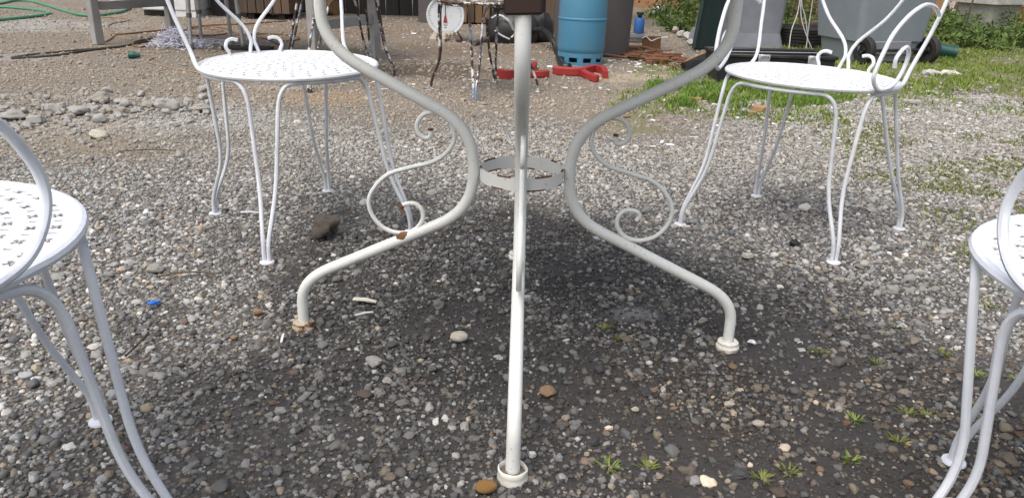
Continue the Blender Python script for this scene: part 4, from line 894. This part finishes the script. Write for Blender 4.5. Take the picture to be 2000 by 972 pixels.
for (u, v, u2, v2, lb) in ((245, 695, 290, 648, 'thin brown twig lying on gravel left of the dark soil'), (305, 540, 420, 533, 'brown twig beside the flat grey stone'), (230, 296, 345, 294, 'thin straight straw lying on tan gravel before the rubble heap'), (1205, 640, 1160, 655, 'short twig near the grass tuft')):
    a, b_ = g(u, v, .012), g(u2, v2, .012); m_ = (a + b_) / 2 + Vector((.006, .008, .004)); tag(MB().tube(spline([a, m_, b_], 5), .0022, 6).build('twig', M_BARK), lb, 'twig')
def offcut(u, v, wp, hp, dp, rz, label):
    p = g(u, v); k = 1 / ppm(p); tag(MB().box((p.x, p.y + dp * k / 2, p.z + hp * k / 2 + .002), (wp * k, dp * k, hp * k), rz, .003).build('wood_offcut', M_BRICKW), label, 'wood offcut', 'wood offcuts on the grass')
offcut(1357, 199, 26, 7, 14, R(-5), 'thin flat wood offcut lying on the bright grass patch'); offcut(1487, 221, 22, 11, 26, R(40), 'wood cube offcut lying under the white armchair'); offcut(1470, 226, 12, 7, 9, R(30), 'smallest wood offcut chip touching the wood cube'); offcut(1224, 231, 14, 4, 8, R(10), 'reddish wood chip at the gravel edge by the right table scroll'); offcut(972, 276, 16, 5, 9, 0, 'small brown wood chip behind the table ring')
p = g(1780, 203); tag(MB().box((p.x, p.y, p.z + .012), (.09, .06, .018), R(-20), .004).build('slate_piece', M_CONC), 'flat grey slate piece on the grass edge beside the armchair', 'slate')
ws = thing('plaster_lumps', g(1840, 148), 'cluster of white plaster lumps on the grass right of the armchair', 'plaster')
for k in range(9):
    q = g(1815 + 6.5 * k, 146 + random.uniform(-2, 4)); me = MB(); s_ = random.uniform(.014, .03) * (1.5 if k < 2 else 1); me.add([q + Vector((0, 0, .012)) + Vector((v.x * 1.2, v.y, v.z * .6)) * s_ * (1 + .3 * noise.noise(v * 2 + Vector((k, 0, 0)))) for v in IV], IF); me.build('lump', M_STONE if k % 3 == 0 else M_PALE, ws)

# ------------------------------------------------------------------ hose, cords, string heap
def ground_tube(px, rad, z=None, n=6): return spline([g(u, v, rad) for u, v in px], n)
hp = [(300, -14), (283, -8), (272, 0), (262, 11), (240, 22), (215, 27), (180, 31), (150, 28), (120, 20), (85, 9), (55, 2), (25, 2), (0, 7), (-60, 13), (-110, 17), (-100, 23), (-40, 16), (0, 14), (45, 17), (85, 22), (98, 26), (82, 30), (40, 35), (0, 39), (-60, 45)]
tag(MB().tube(ground_tube(hp, .0135), .0135, 10).build('garden_hose', M_HOSE), 'green garden hose looping across the ground left of the work table', 'hose')
p = g(258, 115); r_ = thing('hose_connector', p, 'dark green plastic hose connector lying alone on damp earth', 'connector'); MB().tube([p + Vector((-.02, 0, .022)), p + Vector((.012, .01, .022))], .022, 14).build('socket', M_TEAL, r_); MB().tube([p + Vector((.012, .01, .022)), p + Vector((.045, .02, .02))], [.018, .014], 14).build('barb', M_TEAL, r_)
def cord(px, rad, mat, label): tag(MB().tube(ground_tube(px, rad), rad, 7).build('cord', mat), label, 'cord', 'cords strewn near the work table')
cord([(172, 40), (168, 37), (180, 33), (220, 34), (252, 37), (248, 41), (220, 46), (210, 53), (214, 62), (221, 70), (216, 76), (205, 82)], .006, M_TAN, 'tan cord curling behind the near leg of the work table')
cord([(216, 68), (250, 66), (290, 62), (330, 58), (370, 54), (420, 49), (480, 47), (560, 41)], .007, M_BROWNC, 'long brown cord running behind the string heap towards the chest')
cord([(22, 114), (40, 113), (110, 108), (170, 99), (230, 92), (262, 86), (300, 78), (340, 71)], .007, M_DARKC, 'dark cord stretched straight along the damp earth to the string heap')
cord([(22, 113), (60, 107), (130, 100), (190, 95), (250, 89)], .006, M_DARKC, 'second dark cord doubling back beside the stretched dark cord')
cord([(188, 90), (204, 92), (222, 103), (250, 104), (280, 107), (300, 109), (298, 114), (290, 121), (310, 127), (350, 136), (394, 143), (440, 150)], .005, M_TAN, 'thin grey tan cord zigzagging towards the armless chair')
cord([(256, 84), (262, 90), (275, 92), (290, 88), (320, 80), (350, 74), (330, 70), (290, 76), (262, 82)], .006, M_BROWNC, 'brown cord loop lying against the string heap')
cord([(330, 62), (390, 56), (430, 60), (440, 66), (400, 70), (350, 68), (320, 64)], .006, M_BROWNC, 'brown cord coil between the stool legs')
cord([(400, 52), (440, 56), (470, 68), (520, 66), (570, 70), (585, 76), (560, 80), (520, 76), (480, 70)], .006, M_BROWNC, 'brown cord loop behind the armless chair back')
cord([(495, 70), (520, 76), (545, 87), (553, 82)], .006, M_DARKC, 'short black cord beside the hook scroll of the armless chair')
p = g(480, 99); tag(MB().box((p.x, p.y + .05, p.z + .012), (.34, .12, .022), R(2), .004).build('dark_plank', M_WOODD), 'dark flat plank lying behind the armless chair seat', 'plank')
sh = g(335, 95); r_ = thing('string_heap', sh, 'tangled heap of lilac white string by the stool', 'string'); m = MB(); rs = random.Random(5)
for k in range(420):
    a = rs.uniform(0, 6.28); q = abs(rs.gauss(0, .075)); c = sh + Vector((math.cos(a) * q * 1.35 + .0, math.sin(a) * q + .09, .012)); h = max(0.005, .115 - q * .75); c.z += rs.uniform(0, h); P = [c]
    for _ in range(4): P.append(P[-1] + Vector((rs.gauss(0, .022), rs.gauss(0, .022), rs.gauss(0, .012)))); P[-1].z = max(P[-1].z, sh.z + .004)
    m.tube(spline(P, 2), .0022, 4)
for k in range(40):
    q = g(rs.uniform(375, 445), rs.uniform(78, 90), .004); m.tube(spline([q, q + Vector((rs.gauss(0, .03), rs.gauss(0, .03), .01)), q + Vector((rs.gauss(0, .05), rs.gauss(0, .05), .004))], 2), .002, 4)
m.build('strands', M_STRING, r_)

# ------------------------------------------------------------------ rusty scrap heap
rs = random.Random(12); GS = 'rusty scrap pieces in the heap'
for k in range(62):
    u = rs.gauss(1275, 36); v = 104 + (u - 1210) * .17 + rs.gauss(0, 8); v = min(max(v, 92), 142)
    if u < 1195 or u > 1338: continue
    p = g(u, v); L_ = rs.uniform(.05, .2); a = rs.uniform(-.9, .9); z = p.z + rs.uniform(.008, .05) * (1 - abs(u - 1265) / 120); ty = k % 3
    d = Vector((math.cos(a), math.sin(a), rs.uniform(-.12, .12))) * L_ / 2; m = MB(); c = Vector((p.x, p.y, z + abs(d.z)))
    if ty == 0: m.tube([c - d, c + d], rs.uniform(.006, .013), 8)
    elif ty == 1: m.box(c, (L_, rs.uniform(.02, .045), .006), a, .001)
    else: m.box(c, (L_ * .5, rs.uniform(.02, .03), rs.uniform(.015, .04)), a, .003)
    tag(m.build('rusty_scrap', M_RUST, None, ty == 0), 'rusty iron scrap piece in the heap by the taupe barrel', 'scrap', GS)
p = g(1272, 97); r_ = thing('rusty_box', p, 'upright rusty plate box with a curled white wire on the scrap heap', 'scrap'); k = 1 / ppm(p)
MB().box(p + Vector((0, .02, .052)), (.145, .04, .10), R(-4), .004).build('plate', M_RUST, r_); MB().tube(spline([py(1254, 75, p.y), py(1262, 72, p.y), py(1272, 80, p.y), py(1285, 75, p.y), py(1304, 73, p.y)], 5), .005, 7).build('white_wire', M_PAPER, r_)
m = MB(); rs = random.Random(31)
for k in range(300):
    if k < 80: u, v = rs.gauss(1270, 45), rs.gauss(120, 12)
    elif k < 200: u, v = rs.uniform(420, 1180), rs.uniform(60, 175)
    else: u, v = rs.uniform(1180, 1900), rs.uniform(160, 300)
    p = g(u, v, .006); a = rs.uniform(0, 6.28); s_ = rs.uniform(.006, .02); T = Matrix.Rotation(a, 3, 'Z') @ Matrix.Rotation(rs.gauss(0, .35), 3, 'X')
    m.box(p, (s_ * rs.uniform(1, 2.4), s_ * .7, .003), M=T)
tag(m.build('litter', M_PAPER, None, False), 'small white scraps and chips scattered over the earth and scrap heap', 'litter', kind='stuff')

# ------------------------------------------------------------------ grass, weeds
def blades(name, label, X, Y, hmin, hmax, nb, mat, wmul=1.0, seed=1):
    r_ = np.random.default_rng(seed); n = len(X); x = np.repeat(X, nb); y = np.repeat(Y, nb); z = np.repeat(np.array([gz(a, b_) for a, b_ in zip(X, Y)]), nb); m = len(x)
    x = x + r_.normal(0, .012, m); y = y + r_.normal(0, .012, m); h = hmin + (hmax - hmin) * r_.random(m) ** 1.6; a = r_.random(m) * 6.283; w_ = (.0011 + .0016 * r_.random(m)) * wmul; ln = h * (.25 + .7 * r_.random(m)); b2 = r_.random(m) * 6.283
    bx_, by_ = np.cos(a) * w_, np.sin(a) * w_; tx, ty_ = np.cos(b2) * ln, np.sin(b2) * ln
    V = np.stack([np.stack([x - bx_, y - by_, z - .002], 1), np.stack([x + bx_, y + by_, z - .002], 1), np.stack([x + tx * .35 + bx_ * .8, y + ty_ * .35 + by_ * .8, z + h * .62], 1), np.stack([x + tx * .35 - bx_ * .8, y + ty_ * .35 - by_ * .8, z + h * .62], 1), np.stack([x + tx, y + ty_, z + h], 1)], 1).reshape(-1, 3)
    i = np.arange(m) * 5; F = np.concatenate([np.stack([i, i + 1, i + 2], 1), np.stack([i, i + 2, i + 3], 1), np.stack([i + 3, i + 2, i + 4], 1)])
    o = bpy.data.objects.new(name, np_mesh(name, V, F, mat, False)); C.objects.link(o); return tag(o, label, 'grass', kind='stuff')
r2 = np.random.default_rng(5); n = 90000; Y = 3.3 + 9.7 * r2.random(n) ** 1.35; X = .2 + (Y * .75 + 1.2) * r2.random(n); zg = zones(X, Y)[2] * (Y > 3.45); den = sstep(.38, .66, fbm(X + 2, Y + 5, 3.2)); k = r2.random(n) < zg * (.12 + .88 * den) * .5; X, Y = X[k], Y[k]
blades('grass', 'short green grass growing over the ground round the bins', X, Y, .008, .034, 6, M_GRASS, 1.5, 2)
n = 26000; px_ = np.stack([r2.uniform(1255, 1660, n), r2.uniform(165, 214, n)], 1); kk = fbm(px_[:, 0] / 40, px_[:, 1] / 12, 1.) + (r2.random(n) - .5) * .3 - np.clip((px_[:, 1] - 195) / 50, 0, 1) - np.clip((1330 - px_[:, 0]) / 260, 0, 1) > .46; px_ = px_[kk]
Q = [g(u, v) for u, v in px_[:3300]]; blades('grass', 'bright green lush grass patch in front of the black toolbox', np.array([q.x for q in Q]), np.array([q.y for q in Q]), .014, .045, 6, leaf('lush_grass', (.11, .21, .03), (.20, .28, .06)), 1.4, 3)
n = 30000; Y = .5 + 3.2 * r2.random(n); X = .75 + (Y * .7 + .6) * r2.random(n); k = r2.random(n) < zones(X, Y)[2] * .9; blades('moss', 'sparse yellow green moss and seedlings on the gravel behind the armchair', X[k], Y[k], .004, .014, 6, M_MOSS, 1.3, 4)
tufts = [(1190, 912), (1488, 936), (1543, 922), (1670, 820), (1752, 862), (1842, 694), (1906, 733), (1712, 712), (1770, 808), (1662, 900), (1215, 664), (1178, 642), (1990, 744), (1812, 814), (1265, 914), (1748, 640), (1930, 600), (1600, 690)]
for i, (u, v) in enumerate(tufts):
    p = g(u, v); m = MB(); rs = random.Random(i)
    for _ in range(26):
        a = rs.uniform(0, 6.28); h = rs.uniform(.003, .010); l = rs.uniform(.006, .017); d = Vector((math.cos(a), math.sin(a), 0)); s_ = Vector((-d.y, d.x, 0)) * .0011; q = p + d * rs.uniform(0, .011); m.add([q - s_, q + s_, q + d * l * .5 + s_ + Vector((0, 0, h * .75)), q + d * l * .5 - s_ + Vector((0, 0, h * .75)), q + d * l + Vector((0, 0, h))], [(0, 1, 2, 3), (3, 2, 4)])
    tag(m.build('grass_tuft', M_MOSS if i % 3 else M_GRASS, None, False), 'tiny green grass tuft sprouting from the damp gravel', 'grass tuft', 'grass tufts in the damp gravel')
def weed(p, h, spread, nl, label, seed, size=.03, flower=None):
    rs = random.Random(seed); r_ = thing('weed_plant', p, label, 'weed', 'weeds in the rough growth'); m = MB(); s = MB()
    for k in range(max(5, nl // 14)):
        a = rs.uniform(0, 6.28); e = p + Vector((math.cos(a) * spread * rs.random(), math.sin(a) * spread * rs.random(), h * rs.uniform(.5, 1))); b0 = p + Vector((math.cos(a) * spread * .2, math.sin(a) * spread * .2, 0)); s.tube(spline([b0, b0.lerp(e, .5) + Vector((0, 0, h * .12)), e], 3), .003, 5)
        for _ in range(nl // max(5, nl // 14)):
            t_ = rs.uniform(.1, 1.05); c = b0.lerp(e, t_) + Vector((rs.gauss(0, spread * .22), rs.gauss(0, spread * .22), rs.gauss(0, h * .08))); c.z = max(c.z, p.z + .01)
            d = Vector((rs.gauss(0, 1), rs.gauss(0, 1), rs.gauss(.3, .5))).normalized() * size * rs.uniform(.5, 1.2); w_ = d.cross(Vector((rs.gauss(0, .4), rs.gauss(0, .4), 1))).normalized() * d.length * .36; n_ = w_.cross(d).normalized() * d.length * .15
            m.add([c - d, c + w_ + n_, c + d, c - w_ + n_], [(0, 1, 2), (0, 2, 3)])
    s.build('stem', M_LEAF, r_); m.build('foliage', M_LEAF, r_, False)
    if flower: q = p + flower; MB().lathe([(0, 0), (.02, .006), (.026, .012), (.01, .016), (0, .014)], q, 12).build('flower', M_YEL, r_)
rs = random.Random(77)
for i, (u, v, h) in enumerate([(1282, 36, .2), (1300, 52, .24), (1310, 30, .3), (1335, 38, .4), (1352, 50, .4), (1370, 42, .45), (1340, 20, .4), (1392, 32, .4), (1365, 62, .25), (1320, 62, .16)]): weed(g(u, v), h, .22, 190, 'leafy green weed growing in the bed beside the leaning green lid', i + 1, .035)
for i, (u, v, h) in enumerate([(1540, 46, .35), (1585, 44, .4), (1610, 40, .45), (1628, 48, .3), (1520, 40, .4)]): weed(g(u, v), h, .25, 200, 'leafy weed growing behind the tyre and tree trunk', i + 20, .035)
for i, (u, v, h) in enumerate([(1845, 50, .22), (1870, 62, .24), (1895, 78, .2), (1850, 82, .16), (1925, 85, .16), (1960, 80, .18), (1985, 66, .28), (1975, 52, .32), (1900, 58, .28), (1995, 92, .15), (1840, 66, .2), (1880, 92, .12), (1940, 98, .1), (1858, 40, .3)]): weed(g(u, v), h, .26, 170, 'leafy green weed growing in the rough grass by the stone planter', i + 40, .035, Vector((.0, -.12, .3)) if i == 6 else None)
for i, (u, v, wp) in enumerate([(1318, 66, 20), (1330, 74, 22), (1343, 80, 24), (1325, 50, 22), (1308, 40, 18), (1350, 90, 20), (1335, 60, 16)]): p = g(u, v); put_stone('edging_stone', SM[(i + 2) % 7], p, wp / ppm(p), 'rough pale edging stone between the path and the weed bed', 'stone', 'edging stones of the weed bed', .7)
p = g(1288, 30); bg_ = MB().add([p + Vector((0, 0, .055)) + Vector((v.x * .075, v.y * .06, v.z * .075)) * (1 + .55 * noise.noise(v * 1.8) + .3 * noise.noise(v * 5)) for v in IV], IF); tag(bg_.build('plastic_bag', M_BAG, angle=25), 'crumpled white plastic bag caught at the edge of the weeds', 'bag')
